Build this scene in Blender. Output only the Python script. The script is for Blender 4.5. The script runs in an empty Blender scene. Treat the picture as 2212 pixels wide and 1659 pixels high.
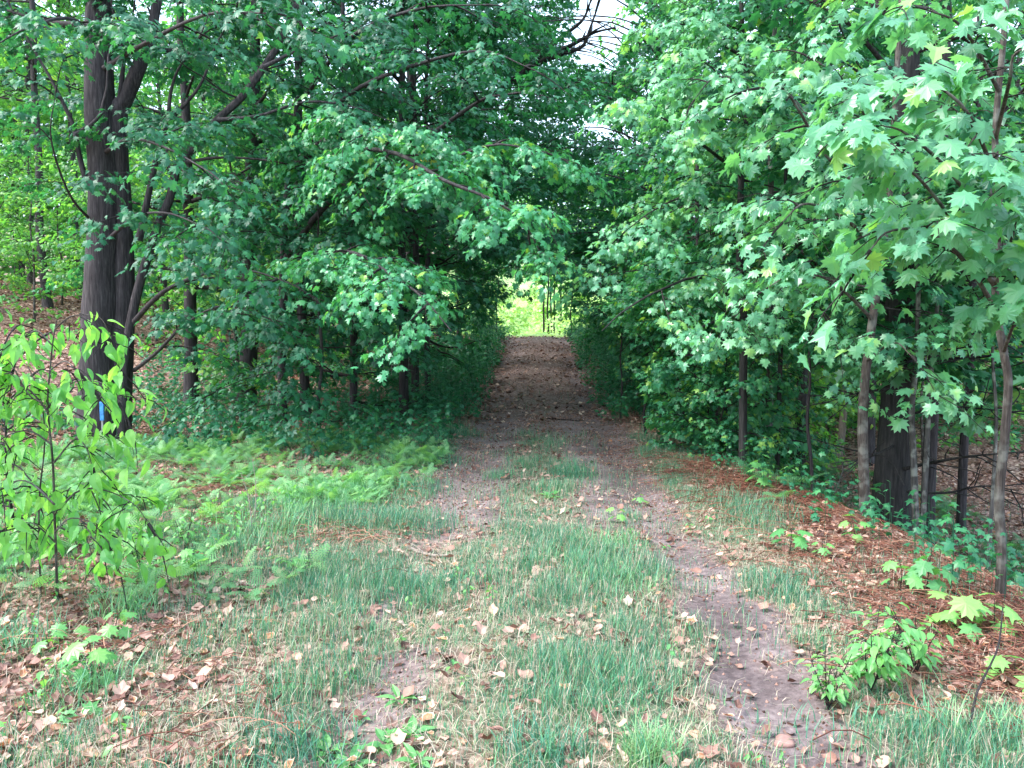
import bpy, math, random
import numpy as np
from mathutils import Vector, Matrix

# ------------------------------------------------------------------ camera, sky, sun, exposure
S = bpy.context.scene
COL = S.collection
R = math.radians
YAW, PITCH, EYE = 1.58, 4.03, 1.6
CAMX = -0.15
cd = bpy.data.cameras.new('camera')
cam = bpy.data.objects.new('camera', cd)
COL.objects.link(cam)
cd.sensor_width = 36.0
cd.lens = 36.0 * 1990 / 2560
cd.clip_start = 0.05
cd.clip_end = 1500
cam.location = (CAMX, 0, EYE)
cam.rotation_euler = (R(90 - PITCH), 0, R(YAW))
S.camera = cam
CM = cam.rotation_euler.to_matrix()

W = bpy.data.worlds.new('World')
S.world = W
W.use_nodes = True
nt = W.node_tree
nt.nodes.clear()
SUN_EL, SUN_ROT = R(52), R(250)
sky = nt.nodes.new('ShaderNodeTexSky')
sky.sky_type = 'NISHITA'
sky.sun_disc = False
sky.sun_elevation = SUN_EL
sky.sun_rotation = SUN_ROT
sky.air_density = 1.0
sky.dust_density = 4.0
bw = nt.nodes.new('ShaderNodeRGBToBW')
mx = nt.nodes.new('ShaderNodeMix')
mx.data_type = 'RGBA'
mx.inputs[0].default_value = 0.45
cl = nt.nodes.new('ShaderNodeVectorMath')
cl.operation = 'SCALE'
bg = nt.nodes.new('ShaderNodeBackground')
bg.inputs[1].default_value = 0.15
wo = nt.nodes.new('ShaderNodeOutputWorld')
nt.links.new(sky.outputs[0], mx.inputs[6])
mx.inputs[7].default_value = (5.6, 7.3, 8.9, 1)      # the pale cloud veil over the blue
nt.links.new(mx.outputs[2], bg.inputs[0])
nt.links.new(bg.outputs[0], wo.inputs[0])

sd = bpy.data.lights.new('sun', 'SUN')
sd.energy = 1.9
sd.angle = R(14)
sd.color = (1.0, 0.98, 0.95)
sun = bpy.data.objects.new('sun', sd)
COL.objects.link(sun)
# direction towards the sun, same azimuth as the sky's
az = SUN_ROT
sv = Vector((math.sin(az) * math.cos(SUN_EL), math.cos(az) * math.cos(SUN_EL), math.sin(SUN_EL)))
sun.rotation_euler = sv.to_track_quat('Z', 'Y').to_euler()

S.view_settings.view_transform = 'Standard'
S.view_settings.look = 'None'
S.view_settings.exposure = 1.83
S.view_settings.gamma = 1.0
S.view_settings.use_curve_mapping = False
S.cycles.max_bounces = 6
S.cycles.diffuse_bounces = 4
S.cycles.glossy_bounces = 2
S.cycles.transmission_bounces = 4
S.cycles.caustics_reflective = False
S.cycles.caustics_refractive = False
S.cycles.use_adaptive_sampling = True
S.cycles.adaptive_threshold = 0.02

# ------------------------------------------------------------------ maths helpers
def nrm(v):
    return v / np.maximum(np.linalg.norm(v, axis=-1, keepdims=True), 1e-9)

def hash2(ix, iy, seed):
    n = (ix.astype(np.int64) * 374761393 + iy.astype(np.int64) * 668265263 + seed * 1442695041) & 0x7fffffff
    n = ((n ^ (n >> 13)) * 1274126177) & 0x7fffffff
    return ((n ^ (n >> 16)) & 0xffff) / 65535.0

def vnoise(x, y, seed=0):
    ix, iy = np.floor(x), np.floor(y)
    fx, fy = x - ix, y - iy
    fx, fy = fx * fx * (3 - 2 * fx), fy * fy * (3 - 2 * fy)
    a, b = hash2(ix, iy, seed), hash2(ix + 1, iy, seed)
    c, d = hash2(ix, iy + 1, seed), hash2(ix + 1, iy + 1, seed)
    return (a * (1 - fx) + b * fx) * (1 - fy) + (c * (1 - fx) + d * fx) * fy

def fbm(x, y, seed=0, o=3):
    s, a, t = 0, 1.0, 0
    for k in range(o):
        s = s + a * vnoise(x * 2 ** k, y * 2 ** k, seed + k * 17)
        t += a
        a *= .5
    return s / t

def sstep(a, b, x):
    t = np.clip((x - a) / (b - a), 0, 1)
    return t * t * (3 - 2 * t)

PY = np.array([-60, -10, 0, 11, 14, 17, 20, 24, 27, 29, 31, 34, 40, 55, 80, 110, 200, 400.])
PZ = np.array([0, 0, 0, 0, .05, .2, .44, .88, 1.2, 1.3, 1.22, .9, .3, 1.0, 4.2, 9, 22, 50.])
_fy = np.linspace(-60, 400, 4601)
_fz = np.convolve(np.pad(np.interp(_fy, PY, PZ), 12, mode='edge'), np.ones(25) / 25, 'valid')

def terrain(x, y):
    """height of the ground without its small bumps"""
    z = np.interp(y, _fy, _fz)
    far = sstep(20, 32, y) * 0.5 + 0.5
    # left hand slope rising into the wood
    l = np.maximum(0, -x - 6.5)
    z = z + 0.13 * l * sstep(6, 16, y) * (1 - sstep(34, 60, y)) + 0.02 * l
    # right hand bank
    edge = 2.35 - 0.45 * sstep(5, 10, y)
    r = sstep(0, 2.8, x - edge)
    drop = 1.1 * (1 - sstep(11, 24, y) * 0.75)
    z = z - drop * r * (1 - sstep(45, 60, y)) + 0.03 * np.maximum(0, x - 7) * sstep(8, 30, y)
    z = z + 0.22 * (fbm(x * .33, y * .33, 5) - .5) * sstep(2.2, 4.5, np.abs(x))
    return z

def rutpos(y):
    return (-0.86 + 0 * y, 0.88 + 0 * y)

def ground(x, y):
    x = np.asarray(x, float)
    y = np.asarray(y, float)
    z = terrain(x, y)
    near = 1 - sstep(25, 40, y)
    for c in rutpos(y):
        wob = 0.06 * (vnoise(y * .5, y * 0 + 3, 9) - .5)
        z = z - near * 0.045 * np.exp(-((x - c - wob) / .24) ** 2)
    z = z + 0.035 * (fbm(x * 1.6, y * 1.6, 11) - .5) + .012 * (fbm(x * 9, y * 9, 12, 2) - .5)
    return z

def gz(x, y):
    return float(ground(np.array([x]), np.array([y]))[0])

FPX = 1719.6       # focal length in the 2212-wide sheet the photo was measured on
def ray(px, py):
    v = CM @ Vector(((px - 1106) / FPX, -(py - 829.5) / FPX, -1.0))
    return np.array(v)

def P(px, py, Y):
    """the world point at depth Y that was measured at px, py in the photograph"""
    v = ray(px, py)
    t = Y / v[1]
    return np.array([CAMX, 0, EYE]) + v * t

def G(px, py):
    """where the line of sight through px, py meets the ground"""
    v = ray(px, py)
    o = np.array([CAMX, 0, EYE])
    t = 1.0
    while t < 80:
        p = o + v * t
        if p[2] <= float(terrain(np.array([p[0]]), np.array([p[1]]))[0]):
            break
        t += .03
    return p

def base_at(px, Y):
    """ground point at depth Y in the column px of the photograph"""
    p = P(px, 800, Y)
    return np.array([p[0], Y, gz(p[0], Y)])

# ------------------------------------------------------------------ mesh builder
class Geo:
    def __init__(s):
        s.v, s.f, s.n, s.t, s.c = [], [], [], [], 0

    def add(s, verts, faces, k, tint=None):
        """verts (N,3); faces (M,k) ints"""
        verts = np.asarray(verts, np.float32).reshape(-1, 3)
        s.v.append(verts)
        s.f.append((np.asarray(faces, np.int64) + s.c).reshape(-1))
        s.n.append(np.full(len(faces), k, np.int32))
        s.t.append(np.zeros(len(verts), np.float32) if tint is None else np.asarray(tint, np.float32).reshape(-1))
        s.c += len(verts)

    def mesh(s, name, smooth=True):
        me = bpy.data.meshes.new(name)
        if not s.v:
            return me
        v = np.concatenate(s.v)
        f = np.concatenate(s.f).astype(np.int32)
        n = np.concatenate(s.n)
        me.vertices.add(len(v))
        me.vertices.foreach_set('co', v.reshape(-1))
        me.loops.add(len(f))
        me.loops.foreach_set('vertex_index', f)
        me.polygons.add(len(n))
        st = np.zeros(len(n), np.int32)
        st[1:] = np.cumsum(n)[:-1]
        me.polygons.foreach_set('loop_start', st)
        me.polygons.foreach_set('use_smooth', np.full(len(n), smooth))
        a = me.attributes.new('tint', 'FLOAT', 'POINT')
        a.data.foreach_set('value', np.concatenate(s.t))
        me.update(calc_edges=True)
        return me

    def build(s, name, mat, parent=None, smooth=True, origin=None):
        me = s.mesh(name, smooth)
        if origin is not None:
            me.transform(Matrix.Translation(-Vector(origin)))
        me.materials.append(mat)
        o = bpy.data.objects.new(name, me)
        COL.objects.link(o)
        if parent is not None:
            o.parent = parent
        elif origin is not None:
            o.location = origin
        return o

def tubes(geo, Pt, Rd, sides=5, tint=0.0, cap=False, rough=0.0, seed=1):
    """a batch of tubes: Pt (N,K,3) Rd (N,K)"""
    Pt = np.asarray(Pt, float)
    Rd = np.asarray(Rd, float)
    if Pt.ndim == 2:
        Pt, Rd = Pt[None], Rd[None]
    N, K, _ = Pt.shape
    T = np.gradient(Pt, axis=1)
    T = nrm(T)
    m = np.abs(nrm(Pt[:, -1] - Pt[:, 0]))
    ref = np.zeros((N, 3))
    ref[np.arange(N), np.argmin(m, axis=1)] = 1
    ref = np.repeat(ref[:, None], K, 1)
    U = nrm(np.cross(T, ref))
    V = np.cross(T, U)
    a = np.arange(sides) / sides * 2 * math.pi
    rr = Rd[:, :, None] * np.ones(sides)
    if rough:
        ia = np.arange(sides)
        zz = np.cumsum(np.linalg.norm(np.diff(Pt, axis=1, prepend=Pt[:, :1]), axis=2), axis=1)
        q = hash2(np.broadcast_to(ia, (N, K, sides)), np.floor(zz * 1.4)[:, :, None] * np.ones(sides), seed)
        q2 = fbm(np.broadcast_to(ia * .8, (N, K, sides)), zz[:, :, None] * 1.5 * np.ones(sides), seed)
        rr = rr * (1 + rough * (q2 - .5) * 1.6 + rough * .5 * (hash2(np.broadcast_to(ia, (N, K, sides)), np.zeros((N, K, sides)) + seed, 3) - .5))
    v = Pt[:, :, None] + rr[..., None] * (np.cos(a)[:, None] * U[:, :, None] + np.sin(a)[:, None] * V[:, :, None])
    i = np.arange(N)[:, None, None] * K * sides
    k = np.arange(K - 1)[None, :, None] * sides
    j = np.arange(sides)[None, None, :]
    j2 = (j + 1) % sides
    f = np.stack([i + k + j, i + k + j2, i + k + sides + j2, i + k + sides + j], -1).reshape(-1, 4)
    geo.add(v.reshape(-1, 3), f, 4, np.full(N * K * sides, tint))

def smooth_path(pts, n):
    """Catmull-Rom through the measured points"""
    p = np.asarray(pts, float)
    if len(p) == 2:
        return p[0] + (p[1] - p[0]) * np.linspace(0, 1, n)[:, None]
    q = np.vstack([2 * p[0] - p[1], p, 2 * p[-1] - p[-2]])
    out = []
    for t in np.linspace(0, len(p) - 1 - 1e-6, n):
        i = int(t)
        u = t - i
        a, b, c, d = q[i], q[i + 1], q[i + 2], q[i + 3]
        out.append(.5 * (2 * b + (c - a) * u + (2 * a - 5 * b + 4 * c - d) * u * u + (3 * b - a - 3 * c + d) * u ** 3))
    return np.array(out)

# ------------------------------------------------------------------ leaf shapes (stalk at the origin, tip along +Y, face +Z)
def outline_leaf(out, z=lambda x, y: 0, centre=(0, .35)):
    pts = [(centre[0], centre[1])] + out
    v = np.array([(x, y, z(x, y)) for x, y in pts])
    n = len(out)
    f = np.array([(0, 1 + i, 1 + (i + 1) % n) for i in range(n)])
    return v, f

_half = [(.11, .07), (.35, -.08), (.30, .12), (.53, .20), (.41, .34), (.64, .61), (.38, .55), (.24, .60), (.29, .84), (.12, .80)]
_m = [(0, .02)] + _half + [(0, 1.0)] + [(-x, y) for x, y in reversed(_half)]
cup = lambda x, y: -.34 * abs(x) ** 1.4 - .24 * max(0, y - .35) ** 1.6 * 1.6 + .03
MAPLE = outline_leaf(_m, cup)
_half2 = [(.36, .02), (.28, .24), (.60, .52), (.25, .55)]
def with_stalk(tp):
    v, f = tp
    k = len(v)
    return np.vstack([v, [(-.012, .03, 0), (.012, .03, 0), (.02, -.42, -.10)]]), np.vstack([f, [(k, k + 1, k + 2)]])
MAPLE = with_stalk(MAPLE)
MAPLE_B = with_stalk(outline_leaf([(x * (1.08 if x > 0 else .9), y * .96 + .05 * x) for x, y in _m], lambda x, y: -.55 * abs(x) ** 1.3 + .12 * math.sin(7 * x + 2) * abs(x) - .45 * max(0, y - .3) ** 1.5 + .03))
MAPLE_C = with_stalk(outline_leaf([(x * .88, y * (1.05 if abs(x) < .2 else .9)) for x, y in _m], lambda x, y: .42 * abs(x) ** 1.2 - .3 * max(0, y - .3) ** 1.4 - .02))
MAPLE_MID = outline_leaf([(0, .04)] + _half2 + [(0, 1.0)] + [(-x, y) for x, y in reversed(_half2)], cup)
OVAL = outline_leaf([(0, 0), (.16, .10), (.27, .30), (.28, .50), (.2, .72), (.08, .90), (0, 1.05), (-.08, .90), (-.2, .72), (-.28, .50), (-.27, .30), (-.16, .10)],
                    lambda x, y: .28 * abs(x) - .25 * y * y, (0, .45))
BEECH = (OVAL[0] * np.array([.95, 1, 1]) + np.stack([.06 * np.sin(4 * OVAL[0][:, 1]), 0 * OVAL[0][:, 1], -.22 * OVAL[0][:, 1] ** 2], -1), OVAL[1])
FAR = (np.array([(0, 0, 0), (.42, .35, -.13), (0, 1, -.12), (-.42, .35, -.13), (0, .4, .04)]), np.array([(0, 1, 4), (1, 2, 4), (2, 3, 4), (3, 0, 4)]))
SPECK = (np.array([(0, 0, 0), (.45, .4, -.1), (0, 1, -.1), (-.45, .4, -.1)]), np.array([(0, 1, 2), (0, 2, 3)]))

def put_leaves(geo, tpl, pos, nor, tip, size, tint, squash=None):
    v, f = tpl
    Z = nrm(nor)
    Y = nrm(tip - (tip * Z).sum(1, keepdims=True) * Z)
    X = np.cross(Y, Z)
    sx = size if squash is None else size * squash
    M = pos[:, None] + size[:, None, None] * v[None, :, 1, None] * Y[:, None] \
        + sx[:, None, None] * v[None, :, 0, None] * X[:, None] + size[:, None, None] * v[None, :, 2, None] * Z[:, None]
    n = len(pos)
    k = len(v)
    F = (np.arange(n)[:, None, None] * k + f[None]).reshape(-1, f.shape[1])
    off = np.zeros(k)
    if k > 6:
        off[0] = .07                                     # paler along the middle of the blade
    geo.add(M.reshape(-1, 3), F, f.shape[1], (tint[:, None] + off).reshape(-1))

# ------------------------------------------------------------------ materials
def mat(name):
    m = bpy.data.materials.new(name)
    m.use_nodes = True
    m.node_tree.nodes.clear()
    return m, m.node_tree

def ramp(t, stops, fac):
    r = t.nodes.new('ShaderNodeValToRGB')
    e = r.color_ramp.elements
    while len(e) < len(stops):
        e.new(.5)
    for el, (p, c) in zip(e, stops):
        el.position = p
        el.color = (*c, 1)
    t.links.new(fac, r.inputs[0])
    return r.outputs[0]

def leaf_mat(name, stops, trans=.35, tcol=(1.25, 1.3, .5), rough=.42, spec=.5):
    m, t = mat(name)
    at = t.nodes.new('ShaderNodeAttribute')
    at.attribute_name = 'tint'
    col = ramp(t, stops, at.outputs['Fac'])
    b = t.nodes.new('ShaderNodeBsdfPrincipled')
    b.inputs['Roughness'].default_value = rough
    b.inputs['Specular IOR Level'].default_value = spec
    tr = t.nodes.new('ShaderNodeBsdfTranslucent')
    mu = t.nodes.new('ShaderNodeMix')
    mu.data_type = 'RGBA'
    mu.blend_type = 'MULTIPLY'
    mu.inputs[0].default_value = 1
    t.links.new(col, mu.inputs[6])
    mu.inputs[7].default_value = (*[c * 1.5 for c in tcol], 1)
    t.links.new(col, b.inputs['Base Color'])
    t.links.new(mu.outputs[2], tr.inputs[0])
    ms = t.nodes.new('ShaderNodeMixShader')
    ms.inputs[0].default_value = trans
    o = t.nodes.new('ShaderNodeOutputMaterial')
    t.links.new(b.outputs[0], ms.inputs[1])
    t.links.new(tr.outputs[0], ms.inputs[2])
    t.links.new(ms.outputs[0], o.inputs[0])
    return m

def bark_mat(name, c1, c2, c3, scale=1.0, bump=.6, lichen=0.0):
    m, t = mat(name)
    tc = t.nodes.new('ShaderNodeTexCoord')
    mp = t.nodes.new('ShaderNodeMapping')
    mp.inputs['Scale'].default_value = (26 * scale, 26 * scale, 2.6 * scale)
    t.links.new(tc.outputs['Object'], mp.inputs[0])
    n = t.nodes.new('ShaderNodeTexNoise')
    n.inputs['Scale'].default_value = 1.6
    n.inputs['Detail'].default_value = 6
    n.inputs['Roughness'].default_value = .65
    t.links.new(mp.outputs[0], n.inputs['Vector'])
    col = ramp(t, [(.3, c1), (.5, c2), (.72, c3)], n.outputs['Fac'])
    if lichen:
        n2 = t.nodes.new('ShaderNodeTexNoise')
        n2.inputs['Scale'].default_value = 9
        n2.inputs['Detail'].default_value = 4
        t.links.new(tc.outputs['Object'], n2.inputs['Vector'])
        f = ramp(t, [(.5, (0, 0, 0)), (.62, (lichen,) * 3)], n2.outputs['Fac'])
        mi = t.nodes.new('ShaderNodeMix')
        mi.data_type = 'RGBA'
        t.links.new(f, mi.inputs[0])
        t.links.new(col, mi.inputs[6])
        mi.inputs[7].default_value = (.36, .38, .34, 1)
        col = mi.outputs[2]
    b = t.nodes.new('ShaderNodeBsdfPrincipled')
    b.inputs['Roughness'].default_value = .85
    b.inputs['Specular IOR Level'].default_value = .25
    t.links.new(col, b.inputs['Base Color'])
    bp = t.nodes.new('ShaderNodeBump')
    bp.inputs['Strength'].default_value = bump
    bp.inputs['Distance'].default_value = .02
    t.links.new(n.outputs['Fac'], bp.inputs['Height'])
    t.links.new(bp.outputs[0], b.inputs['Normal'])
    o = t.nodes.new('ShaderNodeOutputMaterial')
    t.links.new(b.outputs[0], o.inputs[0])
    return m

def plain_mat(name, c, rough=.6, var=.25, scale=30):
    m, t = mat(name)
    tc = t.nodes.new('ShaderNodeTexCoord')
    n = t.nodes.new('ShaderNodeTexNoise')
    n.inputs['Scale'].default_value = scale
    n.inputs['Detail'].default_value = 4
    t.links.new(tc.outputs['Object'], n.inputs['Vector'])
    col = ramp(t, [(.3, tuple(x * (1 - var) for x in c)), (.7, tuple(min(1, x * (1 + var)) for x in c))], n.outputs['Fac'])
    b = t.nodes.new('ShaderNodeBsdfPrincipled')
    b.inputs['Roughness'].default_value = rough
    t.links.new(col, b.inputs['Base Color'])
    o = t.nodes.new('ShaderNodeOutputMaterial')
    t.links.new(b.outputs[0], o.inputs[0])
    return m

M_MAPLE = leaf_mat('maple_leaf', [(0, (.018, .105, .060)), (.45, (.034, .18, .092)), (.85, (.075, .28, .105)), (1, (.2, .38, .08))], rough=.42, spec=.36)
M_SPRAY = leaf_mat('painted_sun_leaf', [(0, (.03, .16, .085)), (.5, (.06, .28, .13)), (.9, (.11, .38, .16)), (1, (.24, .44, .09))], rough=.38, spec=.5)  # brighter copy of the maple leaf, strong light put into its colour
M_NEAR = leaf_mat('young_maple_leaf', [(0, (.05, .19, .11)), (.5, (.10, .31, .17)), (.93, (.17, .42, .20)), (1, (.24, .46, .14))], rough=.36, spec=.6)
M_BACK = leaf_mat('wood_leaf', [(0, (.055, .18, .065)), (.5, (.09, .27, .085)), (.9, (.16, .37, .10)), (1, (.25, .42, .10))], trans=.5)  # yellower leaf: light shining through is partly put into the colour
M_BEECH = leaf_mat('beech_leaf', [(0, (.08, .27, .075)), (.5, (.15, .39, .10)), (1, (.26, .52, .14))], trans=.42, rough=.45)
M_FERN = leaf_mat('fern_frond', [(0, (.06, .19, .09)), (.5, (.13, .32, .14)), (1, (.26, .46, .20))], trans=.35, rough=.55, spec=.3)
M_HERB = leaf_mat('sunlight_toned_herb', [(0, (.20, .38, .15)), (.5, (.34, .52, .22)), (1, (.54, .64, .38))], trans=.4)  # paler than real herbs, the clearing's brightness put into the colour
M_GRASS = leaf_mat('grass_blade', [(0, (.05, .165, .115)), (.4, (.08, .24, .155)), (.7, (.125, .34, .16)), (.86, (.22, .38, .18)), (.9, (.34, .29, .235)), (1, (.54, .46, .38))], trans=.25, tcol=(1, 1.05, .6), rough=.5, spec=.35)
M_WEED = leaf_mat('weed_leaf', [(0, (.07, .24, .09)), (.5, (.12, .34, .11)), (1, (.22, .46, .12))], trans=.35, rough=.42)
M_LITTER = leaf_mat('dead_leaf', [(0, (.045, .022, .018)), (.22, (.13, .06, .048)), (.48, (.27, .15, .12)), (.72, (.44, .29, .235)), (.84, (.60, .46, .38)), (.86, (.40, .16, .07)), (1, (.66, .52, .42))], trans=.12, tcol=(1, .8, .5), rough=.6, spec=.3)
M_STRAW = leaf_mat('dead_fern_stalk', [(0, (.07, .022, .018)), (.5, (.21, .075, .05)), (1, (.50, .30, .20))], trans=.1, tcol=(1, .8, .5), rough=.6, spec=.3)
M_BARK = bark_mat('maple_bark', (.014, .012, .014), (.042, .036, .039), (.092, .080, .084))
M_BARKD = bark_mat('dark_bark', (.010, .010, .010), (.024, .023, .024), (.055, .052, .05))
M_BARKG = bark_mat('grey_lichen_bark', (.03, .028, .028), (.07, .065, .063), (.15, .14, .138), lichen=.5)
M_BARKB = bark_mat('young_brown_bark', (.022, .018, .017), (.058, .047, .042), (.12, .10, .09), scale=2, lichen=.25)
M_TWIG = bark_mat('twig_bark', (.012, .010, .010), (.024, .02, .021), (.05, .044, .044))
M_BLUE = plain_mat('blue_paint', (.04, .22, .55), .6, .35)
M_POST = plain_mat('grey_post', (.22, .22, .22), .6, .2)
M_STONE = plain_mat('reddish_stone', (.26, .15, .13), .8, .35, 14)
M_DEADWOOD = bark_mat('pale_dead_wood', (.12, .095, .08), (.26, .21, .18), (.42, .35, .31), scale=2)

# ------------------------------------------------------------------ ground
def path_sand_shade(x, y):
    """how bare and sandy the track is at x, y: 0..1, lowered where tunnel shade is painted in"""
    n = fbm(x * 1.3, y * .9, 21) - .5
    n2 = fbm(x * 4, y * 4, 22) - .5
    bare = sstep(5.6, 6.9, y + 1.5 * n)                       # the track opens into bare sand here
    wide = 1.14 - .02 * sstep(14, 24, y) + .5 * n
    body = (1 - sstep(wide - .12, wide + .22, np.abs(x) + .25 * n2)) * bare * (1 - .5 * sstep(12, 16, y))  # less sand under the arch: tunnel shade put into the ground colour
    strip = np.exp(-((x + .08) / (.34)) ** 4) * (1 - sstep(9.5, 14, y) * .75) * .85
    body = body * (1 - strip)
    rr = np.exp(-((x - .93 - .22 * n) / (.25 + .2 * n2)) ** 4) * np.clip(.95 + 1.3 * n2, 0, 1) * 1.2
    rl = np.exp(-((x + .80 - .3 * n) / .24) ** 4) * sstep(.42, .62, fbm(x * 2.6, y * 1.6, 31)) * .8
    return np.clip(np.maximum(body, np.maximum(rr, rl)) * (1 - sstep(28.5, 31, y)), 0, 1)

def mean_grass(x, y):
    """how green the verge is: 0..1"""
    n = fbm(x * .9, y * .9, 41)
    n3 = fbm(x * 3.2, y * 2.4, 43)
    n4 = fbm(x * 9, y * 7, 44)
    g = sstep(.36, .64, n * .3 + n3 * .4 + n4 * .3) * .88 + .22
    near = 1 - sstep(9, 16, y)
    g = g * near
    # litter bank on the right and litter patches on the left
    g = g * (1 - .85 * sstep(1.55, 2.0, x + .5 * (n3 - .5)))
    g = g * (1 - .72 * sstep(1.8, 2.6, -x + .8 * (n - .5)))
    g = np.maximum(g, .95 * np.exp(-((x + 1.4) / .38) ** 2) * sstep(3.5, 5.5, y) * (1 - sstep(13, 17, y)) * (.55 + n3 * .9))
    g = np.maximum(g, .9 * np.exp(-((x - .1) / .33) ** 2) * sstep(5.2, 6.2, y) * (1 - sstep(8.2, 9.6, y)) * (.4 + n3))
    g = np.maximum(g, .7 * np.exp(-((x + 2.6) / 1.1) ** 2) * sstep(4.6, 5.6, y) * (1 - sstep(7.4, 9.5, y)) * (.3 + n))
    g = np.maximum(g, .8 * sstep(.5, .66, n3) * np.exp(-((x - .02) / .38) ** 2) * (1 - sstep(14, 18, y)) * sstep(6, 8, y))
    return np.clip(g * (1 - .93 * path_sand_shade(x, y)), 0, 1)

def make_ground():
    geo = Geo()
    xs = np.unique(np.concatenate([np.linspace(-8, 8, 321), np.linspace(-30, -8, 60), np.linspace(8, 30, 60), np.linspace(-220, -30, 24), np.linspace(30, 220, 24)]))
    ys = np.unique(np.concatenate([np.linspace(1, 16, 331), np.linspace(16, 34, 181), np.linspace(34, 80, 80), np.linspace(80, 400, 33), np.linspace(-60, 1, 40)]))
    X, Y = np.meshgrid(xs, ys)
    Z = ground(X, Y)
    v = np.stack([X, Y, Z], -1).reshape(-1, 3)
    nx, ny = len(xs), len(ys)
    i, j = np.meshgrid(np.arange(nx - 1), np.arange(ny - 1))
    a = (j * nx + i).reshape(-1)
    f = np.stack([a, a + 1, a + nx + 1, a + nx], -1)
    geo.add(v, f, 4, path_sand_shade(X, Y).reshape(-1))
    me = geo.mesh('ground')
    gr = me.attributes.new('green', 'FLOAT', 'POINT')
    fld = sstep(29.5, 33, Y) * (1 - sstep(9, 16, np.abs(X)))
    gr.data.foreach_set('value', fld.reshape(-1).astype(np.float32))
    th = me.attributes.new('thatch', 'FLOAT', 'POINT')
    th.data.foreach_set('value', (mean_grass(X, Y) * .75).reshape(-1).astype(np.float32))
    m, t = mat('forest_floor')
    at = t.nodes.new('ShaderNodeAttribute')
    at.attribute_name = 'tint'
    ag = t.nodes.new('ShaderNodeAttribute')
    ag.attribute_name = 'green'
    tc = t.nodes.new('ShaderNodeTexCoord')
    vo = t.nodes.new('ShaderNodeTexVoronoi')
    vo.inputs['Scale'].default_value = 27
    t.links.new(tc.outputs['Object'], vo.inputs['Vector'])
    sp = t.nodes.new('ShaderNodeSeparateColor')
    t.links.new(vo.outputs['Color'], sp.inputs[0])
    lit = ramp(t, [(0, (.05, .026, .021)), (.35, (.14, .076, .06)), (.7, (.27, .165, .135)), (1, (.45, .33, .28))], sp.outputs[0])
    n = t.nodes.new('ShaderNodeTexNoise')
    n.inputs['Scale'].default_value = 26
    n.inputs['Detail'].default_value = 8
    n.inputs['Roughness'].default_value = .7
    t.links.new(tc.outputs['Object'], n.inputs['Vector'])
    nb = t.nodes.new('ShaderNodeTexNoise')
    nb.inputs['Scale'].default_value = 1.7
    nb.inputs['Detail'].default_value = 5
    t.links.new(tc.outputs['Object'], nb.inputs['Vector'])
    s1 = ramp(t, [(.3, (.085, .066, .068)), (.5, (.18, .143, .146)), (.72, (.30, .245, .245))], n.outputs['Fac'])
    s2 = ramp(t, [(.32, (.5, .47, .48)), (.6, (1.1, 1.08, 1.08))], nb.outputs['Fac'])
    mul = t.nodes.new('ShaderNodeMix')
    mul.data_type = 'RGBA'
    mul.blend_type = 'MULTIPLY'
    mul.inputs[0].default_value = 1
    t.links.new(s1, mul.inputs[6])
    t.links.new(s2, mul.inputs[7])
    aw = t.nodes.new('ShaderNodeAttribute')
    aw.attribute_name = 'thatch'
    mt = t.nodes.new('ShaderNodeMix')
    mt.data_type = 'RGBA'
    t.links.new(aw.outputs['Fac'], mt.inputs[0])
    t.links.new(lit, mt.inputs[6])
    t.links.new(ramp(t, [(.35, (.07, .09, .055)), (.55, (.16, .17, .11)), (.7, (.30, .28, .21))], n.outputs['Fac']), mt.inputs[7])
    lit = mt.outputs[2]
    mg = t.nodes.new('ShaderNodeMix')
    mg.data_type = 'RGBA'
    t.links.new(ag.outputs['Fac'], mg.inputs[0])
    t.links.new(lit, mg.inputs[6])
    gc = ramp(t, [(.35, (.30, .46, .18)), (.65, (.44, .58, .26))], n.outputs['Fac'])  # field paler than real grass: open daylight painted into it
    t.links.new(gc, mg.inputs[7])
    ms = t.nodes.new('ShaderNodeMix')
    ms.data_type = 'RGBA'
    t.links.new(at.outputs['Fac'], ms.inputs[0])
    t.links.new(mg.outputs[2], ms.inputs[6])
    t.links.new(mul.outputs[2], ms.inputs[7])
    b = t.nodes.new('ShaderNodeBsdfPrincipled')
    b.inputs['Roughness'].default_value = .9
    b.inputs['Specular IOR Level'].default_value = .2
    t.links.new(ms.outputs[2], b.inputs['Base Color'])
    bp = t.nodes.new('ShaderNodeBump')
    bp.inputs['Strength'].default_value = .55
    bp.inputs['Distance'].default_value = .03
    t.links.new(n.outputs['Fac'], bp.inputs['Height'])
    t.links.new(bp.outputs[0], b.inputs['Normal'])
    o = t.nodes.new('ShaderNodeOutputMaterial')
    t.links.new(b.outputs[0], o.inputs[0])
    me.materials.append(m)
    ob = bpy.data.objects.new('ground', me)
    COL.objects.link(ob)
    ob['kind'] = 'structure'
    ob['label'] = 'woodland floor with a sandy two-rut track running up over a low crest'
    return ob
make_ground()

# ------------------------------------------------------------------ object helpers
def thing(name, loc, label, cat, group=None):
    o = bpy.data.objects.new(name, None)
    o.empty_display_size = .2
    COL.objects.link(o)
    o.location = loc
    o['label'] = label
    o['category'] = cat
    if group:
        o['group'] = group
    return o

def stuff(o, label, cat):
    o['kind'] = 'stuff'
    o['label'] = label
    o['category'] = cat
    return o

def copy_thing(root, loc, rz, sc, label=None, group=None):
    r = root.copy()
    COL.objects.link(r)
    r.location = loc
    r.rotation_euler = (0, 0, rz)
    r.scale = sc
    if label:
        r['label'] = label
    if group:
        r['group'] = group
    for ch in root.children:
        c = ch.copy()
        COL.objects.link(c)
        c.parent = r
    return r

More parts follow.
